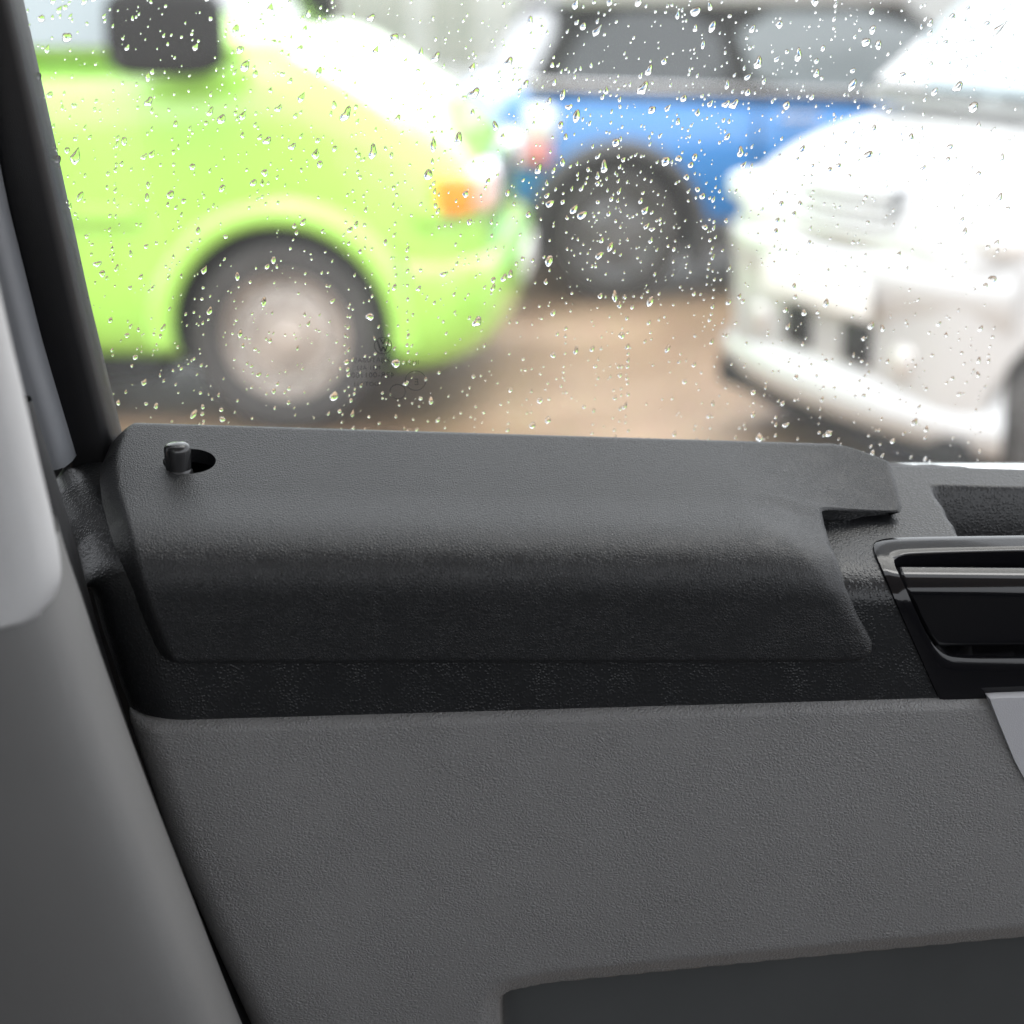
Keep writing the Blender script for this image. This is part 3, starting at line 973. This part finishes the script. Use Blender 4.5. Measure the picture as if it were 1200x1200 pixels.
# pale armrest panel at the lower right
ar = [inv_plane(*p, w=.03) for p in [(1166, 827), (1167, 826.4), (1230, 824), (1330, 822), (1330, 1010), (1250, 985), (1202, 915), (1184, 872)]]
ar = chaikin(ar, 2)
k = len(ar)
vs = np.concatenate([D(ar[:, 0], ar[:, 1], .0), D(ar[:, 0], ar[:, 1], .0178), D(ar[:, 0] * .996 + .004 * ar[:, 0].mean(), ar[:, 1] * .999 + .001 * ar[:, 1].mean(), .0182)])
fs = [(i, (i + 1) % k, k + (i + 1) % k, k + i) for i in range(k)] + [(k + i, k + (i + 1) % k, 2 * k + (i + 1) % k, 2 * k + i) for i in range(k)] + [tuple(range(2 * k, 3 * k))]
o = under(new_mesh('armrest_panel', vs, fs, M['armrest']), door); sharp(o, 40)

# ------------------------------------------------------------------ pull handle: bezel, pull lever, cup
def ring(ut, h):
    return S_trim.P(ut[:, 0], ut[:, 1]) + S_trim.n(ut[:, 0], np.clip(ut[:, 1], .01, .99)) * h
k = len(lo)
layers = [ring(lo, -.004), ring(lo, .0012), ring(lo * .95 + li * .05, .002), ring(lo * .7 + li * .3, .0022), ring(lo * .3 + li * .7, .0022), ring(lo * .03 + li * .97, .002), ring(li, .0014), ring(li, -.012), ring(li, -.05)]
V = np.concatenate(layers)
fs = []
for a in range(len(layers) - 1):
    for i in range(k):
        fs.append((a * k + i, a * k + (i + 1) % k, (a + 1) * k + (i + 1) % k, (a + 1) * k + i))
fs.append(tuple((len(layers) - 1) * k + i for i in range(k)))
o = under(new_mesh('handle_bezel', V, fs, M['gloss']), door)
bm = bmesh.new(); bm.from_mesh(o.data); bmesh.ops.recalc_face_normals(bm, faces=bm.faces); bm.to_mesh(o.data); bm.free()
sharp(o, 45)
# the pull itself: rolled lip above, hollowed grip below
lvl = [(1050, 657), (1054, 668), (1062, 688), (1071, 708), (1080, 727), (1092, 749), (1104, 765)]
lvi = np.array([S_trim.inv(*p) for p in lvl])
nrow = 46
vs = []
ncol = 60
for a in range(nrow):
    q = a / (nrow - 1)
    t = np.interp(q, np.linspace(0, 1, len(lvi)), lvi[:, 1])
    uL = np.interp(q, np.linspace(0, 1, len(lvi)), lvi[:, 0])
    u = uL + (.60 - uL) * np.linspace(0, 1, ncol) ** 1.6
    tr = lvi[0, 1] + (lvi[-1, 1] - lvi[0, 1]) * q
    hgt = -.003 - .011 * float(sstep(q, .08, .95)) - .008 * (1 - float(sstep(q, 0, .04)))
    e = np.clip((u - uL) / .02, 0, 1)
    hh = hgt - .004 * (1 - sstep(e, 0, .12))
    tq = np.full_like(u, t)
    # level the lines to the right
    vs.append(S_trim.P(u, tq) + S_trim.n(u, tq) * hh[:, None])
V = np.concatenate(vs)
o = under(new_mesh('pull_lever', V, grid_faces(nrow, ncol), M['gloss']), door)
bm = bmesh.new(); bm.from_mesh(o.data); bmesh.ops.recalc_face_normals(bm, faces=bm.faces); bm.to_mesh(o.data); bm.free()
md = o.modifiers.new('t', 'SOLIDIFY'); md.thickness = .003; md.offset = -1

# ------------------------------------------------------------------ glass, frame, belt seal
GT = R(6)                                     # the pane leans in towards its top
G0 = D(0, 1.09, -.165)
Gup = np.array([0, 0, 1]) * math.cos(GT) + N_ * math.sin(GT)
Gn = np.cross(U_, Gup); Gn = Gn / np.linalg.norm(Gn)          # towards the seat or away
if np.dot(Gn, N_) < 0: Gn = -Gn
def G(a, b, d=0.0):
    return G0 + U_ * a + Gup * b + Gn * d
def inv_glass(px, py, d=0.0):
    p = at_plane(px, py, G0 + Gn * d, Gn) - G0
    return np.array([np.dot(p, U_), np.dot(p, Gup)])
gl = [inv_glass(10, -120), inv_glass(1330, -120), inv_glass(1330, 600), inv_glass(100, 600)]
gl = [inv_glass(-40, -160), (.62, gl[0][1] + .05), (.62, -.06), (gl[3][0], -.06)]
vs = [G(a, b, 0) for a, b in gl] + [G(a, b, -.004) for a, b in gl]
fs = [(0, 1, 2, 3), (7, 6, 5, 4)] + [(i, 4 + i, 4 + (i + 1) % 4, (i + 1) % 4) for i in range(4)]
pane = under(new_mesh('window_glass', vs, fs, M['pane'], smooth=False), door)

def tube_strip(name, left_px, right_px, d_back, d_front, mat, parent, nrow=30, round_=.3, plane='glass'):
    """a moulded bar between two outlines traced on the plane of the window, with rounded edges"""
    L = np.array([inv_glass(*p, d=d_front) for p in left_px]); Rr = np.array([inv_glass(*p, d=d_front) for p in right_px])
    q = np.linspace(0, 1, nrow)
    def along(A):
        s = np.concatenate([[0], np.cumsum(np.linalg.norm(np.diff(A, axis=0), axis=1))]); s /= s[-1]
        return np.stack([np.interp(q, s, A[:, k]) for k in range(2)], 1)
    L, Rr = along(L), along(Rr)
    prof = [(0, 0), (0, .55), (.03, .8), (.10, .95), (.2, 1), (.8, 1), (.90, .95), (.97, .8), (1, .55), (1, 0)]
    vs = []
    for a, b in zip(L, Rr):
        for f, h in prof:
            c = a * (1 - f) + b * f
            vs.append(G(c[0], c[1], d_back + (d_front - d_back) * h))
    o = new_mesh(name, vs, grid_faces(nrow, len(prof)), mat)
    bm = bmesh.new(); bm.from_mesh(o.data); bmesh.ops.recalc_face_normals(bm, faces=bm.faces); bm.to_mesh(o.data); bm.free()
    return under(o, parent)
tube_strip('window_frame', [(-75, -160), (-30, 60), (0, 232), (40, 400), (78, 560)], [(-32, -160), (10, 0), (53, 190), (94, 375), (135, 540)], -.012, .035, M['frame'], door)
tube_strip('frame_cover', [(-110, 60), (-80, 240), (-40, 420), (0, 560)], [(-22, 140), (4, 260), (42, 408), (84, 548)], -.01, .06, M['bodygrey'], door)

# belt seal along the foot of the pane (shows right of the tray)
def seal(name, b0, b1, d0, d1, mat):
    prof = [(b0, d0), (b0 + (b1 - b0) * .6, d0 + (d1 - d0) * .05), (b1, d0 + (d1 - d0) * .4), (b1 - (b1 - b0) * .1, d0 + (d1 - d0) * .8), (b0 + (b1 - b0) * .3, d1), (b0, d1)]
    vs = []
    ends = np.linspace(-.36, .62, 120)
    for a in ends:
        bb = SEAL_V + SEAL_S * a - .016 * float(sstep(-a, -.25, .1))
        wob = .0006 * math.sin(a * 90) + .0004 * math.sin(a * 233 + 1)
        for b, d in prof:
            vs.append(G(a, bb + b + wob, d))
    o = new_mesh(name, vs, grid_faces(len(ends), len(prof)), mat)
    bm = bmesh.new(); bm.from_mesh(o.data); bmesh.ops.recalc_face_normals(bm, faces=bm.faces); bm.to_mesh(o.data); bm.free()
    return under(o, door)
sa, sb = inv_glass(1050, 547), inv_glass(1200, 556)
SEAL_S = (sb[1] - sa[1]) / (sb[0] - sa[0]); SEAL_V = sa[1] - SEAL_S * sa[0]
seal('seal_lip', -.012, .0045, .0005, .006, M['seal'])
seal('belt_seal', -.02, -.0015, .0065, .016, M['rubber'])

# marking etched in the rear corner of the pane, read from outside
def ring_mesh(c, r0, r1, n=40):
    vs, fs = [], []
    for i in range(n):
        a = 2 * math.pi * i / n
        for r in (r0, r1):
            vs.append((c[0] + r * math.cos(a), c[1] + r * math.sin(a)))
    for i in range(n):
        j = (i + 1) % n
        fs.append((2 * i, 2 * i + 1, 2 * j + 1, 2 * j))
    return vs, fs
mk_v, mk_f = [], []
def add2d(vs, fs):
    b = len(mk_v)
    mk_v.extend(vs)
    mk_f.extend([tuple(b + i for i in f) for f in fs])
def stroke(p, q, wd):
    d = np.array(q) - np.array(p); L = np.hypot(*d); nn = np.array([-d[1], d[0]]) / L * wd / 2
    add2d([tuple(np.array(p) + nn), tuple(np.array(p) - nn), tuple(np.array(q) - nn), tuple(np.array(q) + nn)], [(0, 1, 2, 3)])
PXM = np.linalg.norm(inv_glass(460, 430) - inv_glass(450, 430)) / 10
lc = inv_glass(449, 405, .0006)
add2d(*ring_mesh(lc, 9.6 * PXM, 10.6 * PXM))
def lg(x, y): return (lc[0] + x * PXM, lc[1] + y * PXM)
for p, q in (((-3.2, 8.6), (0, 1.8)), ((3.2, 8.6), (0, 1.8)), ((-6.8, 6.6), (-2.6, -7.2)), ((6.8, 6.6), (2.6, -7.2)), ((-2.6, -7.2), (0, -1)), ((2.6, -7.2), (0, -1))):
    stroke(lg(*p), lg(*q), 1.9 * PXM)
for (cx, cy, r) in ((487, 446, 12.5), (466, 459, 9.5)):
    add2d(*ring_mesh(inv_glass(cx, cy, .0006), (r - .8) * PXM, r * PXM))
vs = [G(a, b, .0006) for a, b in mk_v]
mark = new_mesh('glass_marking', vs, mk_f, M['etch'], smooth=False)
under(mark, pane)
def text_part(body, px_right, py, size_px):
    cu = bpy.data.curves.new('glass_lettering', 'FONT')
    cu.body = body
    cu.size = size_px * PXM * 1.4
    cu.space_character = 1.12
    to = bpy.data.objects.new('tmp', cu)
    COL.objects.link(to)
    bpy.context.view_layer.update()
    me = bpy.data.meshes.new_from_object(to.evaluated_get(bpy.context.evaluated_depsgraph_get()))
    bpy.data.objects.remove(to)
    c = inv_glass(px_right, py, .0006)
    for v in me.vertices:
        p = G(c[0] - v.co.x, c[1] + v.co.y, .0006)      # mirrored: read from outside
        v.co = p
    me.name = 'glass_lettering'
    me.materials.append(M['etch'])
    o = bpy.data.objects.new('glass_lettering', me)
    COL.objects.link(o)
    under(o, pane)
text_part('IM31', 491, 427, 5.2)
text_part('XIJATUBAS', 457, 424, 5.6)
text_part('M31 AS2', 446, 433, 5.0)
text_part('43R-001100', 462, 442, 6.6)
text_part('DOT 211', 444, 452, 5.0)
text_part('E', 491, 451, 8.0)

# ------------------------------------------------------------------ lock pin in the rear corner
kp = S_top.inv(209, 546)
kb = S_top.P(kp[0], kp[1])
pr = [(.0045, -.05), (.0085, -.035), (.0092, .004), (.0095, .012), (.0090, .0155), (.006, .0175), (.0001, .018)]
o = lathe('lock_pin', [(r * 1.05, h) for r, h in pr], 28, M['knob'], None, axis='z', loc=tuple(kb))
under(o, door)
bm = bmesh.new()
# collar; shallow flute down the front of the pin
o2 = lathe('pin_collar', [(.0098, -.010), (.0108, -.008), (.0108, -.004), (.0098, -.002)], 28, M['knob'], None, axis='z', loc=tuple(kb))
under(o2, o)
bm.free()

# ------------------------------------------------------------------ the moulded tray on top of the door
tl = np.array([S_top.inv(*p) for p in [(152, 489), (138, 493), (128, 503), (117, 528), (115, 545), (118, 570), (131, 619), (142, 665), (160, 722), (178, 765), (184, 775)]])
tr_w = np.array([S_top.inv(*p) for p in [(978, 516), (1010, 527), (1043, 539), (1050, 560), (1058, 592), (1056, 598)]])
tr_f = np.array([S_top.inv(*p) for p in [(966, 601), (970, 612), (980, 645), (993, 690), (1006, 722), (1024, 756), (1023, 767), (1012, 775)]])
for A in (tl, tr_w, tr_f):
    A[:, 1] = np.maximum.accumulate(A[:, 1])
t_notch = tr_w[-1, 1]
inn = np.array([S_top.inv(*p) for p in [(1056, 598), (1030, 596), (1000, 591), (985, 588), (974, 590), (968, 596), (966, 601)]])
rows_t = np.unique(np.concatenate([np.linspace(0, tr_w[-1, 1] - .004, 60), np.linspace(tr_w[-1, 1] - .004, tr_f[0, 1], 22), np.linspace(tr_f[0, 1], 1, 90)]))
tmin = min(inn[:, 1])
def uR(t):
    if t <= tr_w[-1, 1] - 1e-9:
        return np.interp(t, tr_w[:, 1], tr_w[:, 0])
    if t >= tr_f[0, 1]:
        return np.interp(t, tr_f[:, 1], tr_f[:, 0])
    return None
rows = []
NC = 260
tn0, tn1 = tr_w[-1, 1], tr_f[0, 1]
if tn1 < tn0 + .003: tn1 = tn0 + .003
prof_rows = []
for t in rows_t:
    uL = np.interp(t, tl[:, 1], tl[:, 0])
    if t <= tn0: ur = np.interp(t, tr_w[:, 1], tr_w[:, 0])
    elif t >= tn1: ur = np.interp(t, tr_f[:, 1], tr_f[:, 0])
    else:
        f = (t - tn0) / (tn1 - tn0)
        ur = tr_w[-1, 0] + (tr_f[0, 0] - tr_w[-1, 0]) * (1 - (1 - f) ** 3)
    u = np.linspace(uL, ur, NC)
    tq = np.full_like(u, t)
    P = S_top.P(u, tq)
    n = S_top.n(u, np.clip(tq, .006, .994))
    e = np.clip((u - uL) / .013, 0, 1)
    roll = .014 * (.7 * np.clip(1.05 - e, 0, 1) ** 1.15 + .3 * (1 - e) ** 3)
    # the front end turns back towards the door
    front = sstep(t, .42, .62)
    e2 = np.clip((ur - u) / .10, 0, 1)
    u_line = .185 + (t - .5) / .47 * .075                # a sloping facet takes off the front corner
    q_ = u - u_line
    back_off = float(sstep(t, .32, .52)) * np.minimum(.014, .42 * (q_ + np.sqrt(q_ * q_ + 2.5e-5)) / 2)
    e3 = np.clip((ur - u) / .005, 0, 1)
    roll = roll + .002 * (1 - np.sqrt(np.clip(1 - (1 - e3) ** 2, 0, 1)))
    # bottom and back hems
    hem = np.clip((1 - t) / .02, 0, 1)
    roll = roll + .002 * (1 - np.sqrt(np.clip(1 - (1 - hem) ** 2, 0, 1)))
    hb = np.clip(t / .03, 0, 1)
    roll = roll + .003 * (1 - np.sqrt(np.clip(1 - (1 - hb) ** 2, 0, 1)))
    prof_rows.append(P - n * np.broadcast_to(roll, u.shape)[:, None] - N_ * back_off[:, None])
prof_rows.insert(0, prof_rows[0] - np.array([0, 0, .026]) + N_ * .001)      # rear lip turned down, added to block light under the tray
V = np.concatenate(prof_rows)
tray = new_mesh('door_tray', V, grid_faces(len(prof_rows), NC), M['topper'])
bm = bmesh.new(); bm.from_mesh(tray.data); bmesh.ops.recalc_face_normals(bm, faces=bm.faces)
# make the outside face up
up = sum((f.normal.z for f in bm.faces))
if up < 0:
    bmesh.ops.reverse_faces(bm, faces=bm.faces)
bm.to_mesh(tray.data); bm.free()
md = tray.modifiers.new('t', 'SOLIDIFY'); md.thickness = .012; md.offset = -1
bake(tray)
# oval hole for the lock pin
hc = S_top.inv(222, 540)
pc = S_top.P(hc[0], hc[1])
hl, hr_ = S_top.P(*S_top.inv(191, 540)), S_top.P(*S_top.inv(253, 540))
ht, hb_ = S_top.P(*S_top.inv(222, 525)), S_top.P(*S_top.inv(222, 554))
rx, ry = np.linalg.norm(hr_ - hl) / 2, np.linalg.norm(hb_ - ht) / 2
bm = bmesh.new()
bmesh.ops.create_cone(bm, cap_ends=True, segments=56, radius1=1, radius2=1, depth=.08)
nrm = Vector(S_top.n(hc[0], hc[1]).tolist())
if nrm.z < 0: nrm = -nrm
rot = Matrix((Vector(U_), nrm.cross(Vector(U_)).normalized(), nrm)).transposed().to_4x4()
bmesh.ops.transform(bm, matrix=Matrix.Translation(Vector((pc).tolist())) @ rot @ Matrix.Diagonal((rx, ry, 1, 1)), verts=bm.verts)
cut = bm_object('cutter', bm, M['topper'])
md = tray.modifiers.new('c', 'BOOLEAN'); md.operation = 'DIFFERENCE'; md.object = cut; md.solver = 'EXACT'
bpy.context.view_layer.update()
bake(tray)
bpy.data.objects.remove(cut)
sharp(tray, 42)
tag(tray, 'black leatherette moulded tray clipped over the door top, oval hole at the left', 'door tray')

# ------------------------------------------------------------------ pillar trim in the left foreground
def pillar(name, edge_px, w_edge, prof, mat, parent, cap_top=False):
    E = np.array([inv_plane(*p, w=w_edge) for p in edge_px])
    o_ = np.argsort(-E[:, 1]); E = E[o_]
    E = chaikin(E, 3, closed=False)
    vs = []
    for a, v in E:
        for du, dw, dv in prof:
            vs.append(D(a + du, v + dv, w_edge + dw))
    vs = [np.asarray(p).reshape(3) for p in vs]
    o = new_mesh(name, vs, grid_faces(len(E), len(prof)), mat)
    bm = bmesh.new(); bm.from_mesh(o.data); bmesh.ops.recalc_face_normals(bm, faces=bm.faces); bm.to_mesh(o.data); bm.free()
    return under(o, parent)
pil = empty('pillar_trim', tuple(D(-.42, .5, .12)), 0)
tag(pil, 'grey plastic pillar trim in the left foreground, out of focus', 'pillar trim')
bpy.context.view_layer.update()
curl = [(-.03, -.10, 0), (-.008, -.06, 0), (-.001, -.03, 0), (0, -.012, 0), (-.003, .002, 0), (-.010, .012, 0), (-.02, .018, 0), (-.032, .021, 0), (-.05, .022, 0), (-.09, .018, 0), (-.15, .008, 0), (-.25, -.02, 0)]
pillar('lower_cover', [(60, 640), (74, 688), (92, 738), (112, 800), (150, 905), (190, 1010), (232, 1115), (268, 1208), (310, 1310)], .14, curl, M['pillar_dark'], pil)
# upper cover overlaps the lower one and ends in a rounded lip
Eu = np.array([inv_plane(*p, w=.165) for p in [(-30, 250), (0, 385), (22, 475), (40, 555), (54, 612), (64, 660), (66, 690), (58, 712), (48, 722)]])
vs = []
Eu = chaikin(Eu, 2, closed=False)
cu2 = [(-.03, -.08), (-.006, -.04), (0, -.018), (-.003, -.004), (-.011, .004), (-.024, .008), (-.05, .009), (-.1, .004), (-.2, -.015)]
nE = len(Eu)
for i, (a, v) in enumerate(Eu):
    low = sstep(i / (nE - 1), .80, 1.0)
    for j, (du, dw) in enumerate(cu2):
        dv = (-.014 * (abs(du) / .1)) * low if abs(du) > 0 else 0
        vs.append(np.asarray(D(a + du, v + float(dv), .165 + dw)).reshape(3))
# closing lip under the cover
for j, (du, dw) in enumerate(cu2):
    a, v = Eu[-1]
    vs.append(np.asarray(D(a + du, v - .014 * (abs(du) / .1) - .003, .165 + dw - .004)).reshape(3))
for j, (du, dw) in enumerate(cu2):
    a, v = Eu[-1]
    vs.append(np.asarray(D(a + du, v - .014 * (abs(du) / .1) - .001, .165 + dw - .03)).reshape(3))
o = new_mesh('upper_cover', vs, grid_faces(nE + 2, len(cu2)), M['pillar'])
bm = bmesh.new(); bm.from_mesh(o.data); bmesh.ops.recalc_face_normals(bm, faces=bm.faces); bm.to_mesh(o.data); bm.free()
under(o, pil)
# black rubber door seal in the gap between pillar and door
sp = [inv_plane(*p, w=.02) for p in [(20, 480), (48, 570), (70, 640), (95, 735), (128, 845), (172, 965), (220, 1080), (285, 1225), (330, 1320)]]
sp = chaikin(sp, 2, closed=False)
vs = []
for a, v in sp:
    for k in range(10):
        an = 2 * math.pi * k / 10
        vs.append(np.asarray(D(a - .012 + .017 * math.cos(an), v, -.005 + .02 * math.sin(an))).reshape(3))
fs = []
for i in range(len(sp) - 1):
    for k in range(10):
        fs.append((i * 10 + k, i * 10 + (k + 1) % 10, (i + 1) * 10 + (k + 1) % 10, (i + 1) * 10 + k))
o = under(new_mesh('door_seal', vs, fs, M['rubber']), pil)
# black sheet added behind the gap to keep outside light out
bq = [inv_plane(*p, w=-.2) for p in [(-90, 522), (112, 522), (160, 560), (430, 1320), (-90, 1320)]]
bq = np.array(bq)
o = under(new_mesh('gap_light_block', D(bq[:, 0], bq[:, 1], -.2), [tuple(range(5))], M['rubber'], smooth=False), pil)

# ------------------------------------------------------------------ door skin, and the unseen cab added for shade: roof lining, bulkhead, floor
M['lining'] = varied(base_mat('pale_grey_headlining', (.45, .45, .44), .9, .2), (.45, .45, .44), .05, 3)
M['dark_lining'] = varied(base_mat('dark_cab_plastic', (.05, .05, .052), .7, .3), (.05, .05, .052), .1, 4)
def slab(name, x0, x1, y0, y1, z0, z1, mat):
    o = box(name, x0, x1, y0, y1, z0, z1, mat, None, .01)
    tag(o, kind='structure')
    return o
slab('cab_roof', -1.1, .95, -.85, 1.12, 1.84, 1.92, M['lining'])
slab('cab_side', -1.1, 1.3, -.90, -.85, .4, 1.18, M['dark_lining'])
slab('dashboard', 1.0, 1.3, -.85, 1.12, .46, 1.02, M['dark_lining'])
slab('van_side', -4.2, -.64, 1.33, 1.40, .3, 1.95, M['bodygrey'])  # this and the wing: unseen, added to shade the parked cars
slab('van_wing', .78, 1.75, 1.33, 1.40, .3, 1.02, M['bodygrey'])
slab('cab_bulkhead', -1.16, -1.10, -.85, 1.2, .3, 1.96, M['dark_lining'])
slab('cab_floor', -1.1, 1.3, -.85, 1.12, .40, .46, M['dark_lining'])
o = box('outer_skin', -.75, .75, 1.36, 1.40, .35, 1.05, M['pale'], None, .01)
under(o, door)

# ------------------------------------------------------------------ rain on the outside of the pane
def drop_mesh(seed, segs=14, rings=6, tail=.0, squash=.42):
    """unit water bead: flat on its back (z=0), domed towards +z, longer along y, top end drawn out by tail"""
    r = random.Random(seed)
    ph = [r.uniform(0, 6.28) for _ in range(4)]
    amp = [r.uniform(0, .16), r.uniform(0, .12), r.uniform(0, .07)]
    if seed % 5 == 4: amp[0], amp[1] = .26, .17          # beads that ran together
    vs, fs = [], []
    for i in range(rings + 1):
        a = (math.pi / 2) * i / rings
        rr, h = math.cos(a), math.sin(a)
        for j in range(segs):
            th = 2 * math.pi * j / segs
            k = 1 + sum(amp[m] * math.cos((m + 2) * th + ph[m]) for m in range(3))
            x, y = rr * k * math.cos(th), rr * k * math.sin(th)
            if y > 0:
                x *= 1 - tail * min(1, y) * .75
                y *= 1 + tail
            else:
                y *= .95
            vs.append((x, y, h ** .9 * squash * (1 - .35 * tail * max(0, y))))
    for i in range(rings):
        for j in range(segs):
            a, b = i * segs + j, i * segs + (j + 1) % segs
            fs.append((a, b, b + segs, a + segs))
    base = list(range(segs))[::-1]
    fs.append(tuple(base))
    return np.array(vs), fs

protos = [drop_mesh(s, 18, 7, t, q) for s, t, q in ((1, .0, .78), (2, .25, .74), (3, .4, .7), (4, .1, .82), (5, .6, .68), (6, .3, .76), (7, .15, .66), (8, .8, .62), (9, .05, .7), (10, .2, .8))]
proto_me = []
for i, (v, f) in enumerate(protos):
    me = bpy.data.meshes.new('raindrop')
    me.from_pydata([tuple(p) for p in v.tolist()], [], f)
    bm = bmesh.new(); bm.from_mesh(me)
    bmesh.ops.remove_doubles(bm, verts=bm.verts, dist=1e-6)
    bmesh.ops.recalc_face_normals(bm, faces=bm.faces); bm.to_mesh(me); bm.free()
    me.materials.append(M['water'])
    me.polygons.foreach_set('use_smooth', [len(p.vertices) <= 4 for p in me.polygons])
    proto_me.append(me)

bl_, br_ = inv_glass(20, 0, -.004), inv_glass(1215, 0, -.004)
btm = inv_glass(600, 556, -.004)[1]
top_b = inv_glass(600, -60, -.004)[1]
drops = []
def want(a, b):
    """how thickly the rain lies at this spot of the pane"""
    q = project(G(a, b, -.004))[0]
    x, y = q
    k = .55
    k += .6 * math.exp(-((x - 800) / 190) ** 2 - ((y - 110) / 150) ** 2)
    k += .75 * math.exp(-((x - 735) / 120) ** 2 - ((y - 240) / 100) ** 2)
    k += .35 * math.exp(-((x - 220) / 220) ** 2 - ((y - 80) / 120) ** 2)
    k += .25 * math.exp(-((x - 1000) / 200) ** 2 - ((y - 20) / 80) ** 2)
    k -= .25 * math.exp(-((x - 700) / 130) ** 2 - ((y - 430) / 80) ** 2)
    k -= .2 * math.exp(-((x - 1080) / 110) ** 2 - ((y - 250) / 120) ** 2)
    return k
cells = {}
def place(a, b, s, stretch, lean, flat=1.0, force=False):
    key = (int(a / .008), int(b / .008))
    for i in (-1, 0, 1):
        for j in (-1, 0, 1):
            for (a2, b2, s2) in cells.get((key[0] + i, key[1] + j), ()):
                if math.hypot(a - a2, (b - b2) / 1.4) < (s + s2) * 1.12:
                    return False
    cells.setdefault(key, []).append((a, b, s))
    drops.append((a, b, s, stretch, lean, flat))
    return True
PX = PXM
# large and middling beads
n_try = 0
big = 0
while big < 620 and n_try < 16000:
    n_try += 1
    a, b = random.uniform(bl_[0] - .05, br_[0]), random.uniform(btm, top_b)
    if random.random() > want(a, b) / 1.6: continue
    y = project(G(a, b))[0][1]
    sz = random.lognormvariate(0, .30) * (2.9 if y < 220 else 2.4) * PX
    sz = min(sz, 5.2 * PX)
    if place(a, b, sz, random.uniform(1.02, 1.5), random.gauss(R(19), R(12))): big += 1
# vertical runs of small beads left by trickles
for c in range(38):
    a = random.uniform(bl_[0], br_[0]); b = random.uniform(btm + .03, top_b)
    x = a
    for k in range(random.randint(5, 16)):
        b -= random.uniform(.004, .012)
        if b < btm: break
        x += random.gauss(0, .0008)
        place(x, b, random.uniform(.9, 2.2) * PX, random.uniform(1.1, 1.9), random.gauss(R(18), R(11)))
# fine spatter
n_try, small = 0, 0
while small < 2700 and n_try < 40000:
    n_try += 1
    a, b = random.uniform(bl_[0] - .05, br_[0]), random.uniform(btm, top_b)
    if random.random() > want(a, b) / 1.6: continue
    if place(a, b, random.uniform(.5, 1.7) * PX, random.uniform(1.05, 1.8), random.gauss(R(22), R(11))): small += 1

# keep what shows inside the opening of the frame
def shows(d):
    x, y = project(G(d[0], d[1], -.004))[0]
    return -12 < y < 552 and x < 1212 and x > np.interp(y, [0, 190, 375, 540], [22, 60, 99, 140])
drops = [d for d in drops if shows(d)]
def visible(d):
    x, y = project(G(d[0], d[1], -.004))[0]
    return 0 <= y < (np.interp(x, [140, 980, 1045, 1200], [486, 512, 536, 550])) and 0 <= x < 1200
drops.sort(key=lambda d: -(d[2] * d[2] * d[3]) - (1e3 if False else 0))
vis = [d for d in drops if visible(d)]
solo = vis[:300]
solo_ids = set(id(d) for d in solo)
rest = [d for d in drops if id(d) not in solo_ids]
axes = Matrix((Vector(U_), Vector(Gup), Vector(-Gn))).transposed()
det = axes.determinant()
def frame_of(d):
    a, b, s, stc, lean, flat = d
    p = G(a, b, -.0042)
    ax = Vector(U_) * (1 if det > 0 else -1)
    base = Matrix((ax, Vector(Gup), Vector(-Gn))).transposed()
    rot = Matrix.Rotation(lean, 3, 'Z')
    scl = Matrix.Diagonal((s, s * stc, s * flat))
    return (Matrix.Translation(Vector(p.tolist())) @ (base @ rot @ scl).to_4x4())
def seen_over(d):
    """which thing behind the pane the drop is seen against"""
    x, y = project(G(d[0], d[1], -.004))[0]
    if 95 < x < 265 and y < 90: return 'over the black mirror of the green van'
    if math.hypot(x - 338, y - 398) < 125: return 'over the front wheel of the green van'
    if x < np.interp(y, [0, 40, 110, 210, 310, 430], [385, 435, 515, 585, 615, 545]) and y < 436: return 'over the green van body'
    if math.hypot(x - 722, y - 258) < 95: return 'over the wheel of the blue hatchback'
    if x > np.interp(y, [0, 90, 190, 260, 440, 500, 540], [1090, 1045, 890, 860, 870, 1000, 1080]): return 'over the white car'
    if 620 < x < 1060 and y < 108: return 'over the dark windows of the blue hatchback'
    if 600 < x and y < 330: return 'over the blue hatchback body'
    if y < 200: return 'over the pale yard behind the green van'
    return 'over the wet brown ground'
for d in solo:
    o = bpy.data.objects.new('raindrop', random.choice(proto_me))
    COL.objects.link(o)
    o.matrix_world = frame_of(d)
    where = seen_over(d)
    tag(o, 'large clear raindrop on the van window, ' + where, 'raindrop', 'large raindrops ' + where)
small_protos = [drop_mesh(20 + i, 12, 5, t, .72) for i, t in enumerate((0, .2, .5, .9))]
AV, AF = [], []
off = 0
for d in rest:
    v, f = random.choice(small_protos)
    mw = np.array(frame_of(d))
    AV.append(v @ mw[:3, :3].T + mw[:3, 3])
    AF.extend([tuple(off + i for i in q) for q in f])
    off += len(v)
o = new_mesh('fine_raindrops', np.concatenate(AV), AF, M['water'])
o.data.polygons.foreach_set('use_smooth', [len(p.vertices) <= 4 for p in o.data.polygons])
bm = bmesh.new(); bm.from_mesh(o.data); bmesh.ops.remove_doubles(bm, verts=bm.verts, dist=1e-7); bmesh.ops.recalc_face_normals(bm, faces=bm.faces); bm.to_mesh(o.data); bm.free()
tag(o, 'fine spatter of tiny raindrops across the van window', 'raindrops', None, 'stuff')
print('DROPS', len(drops), len(vis), len(rest))
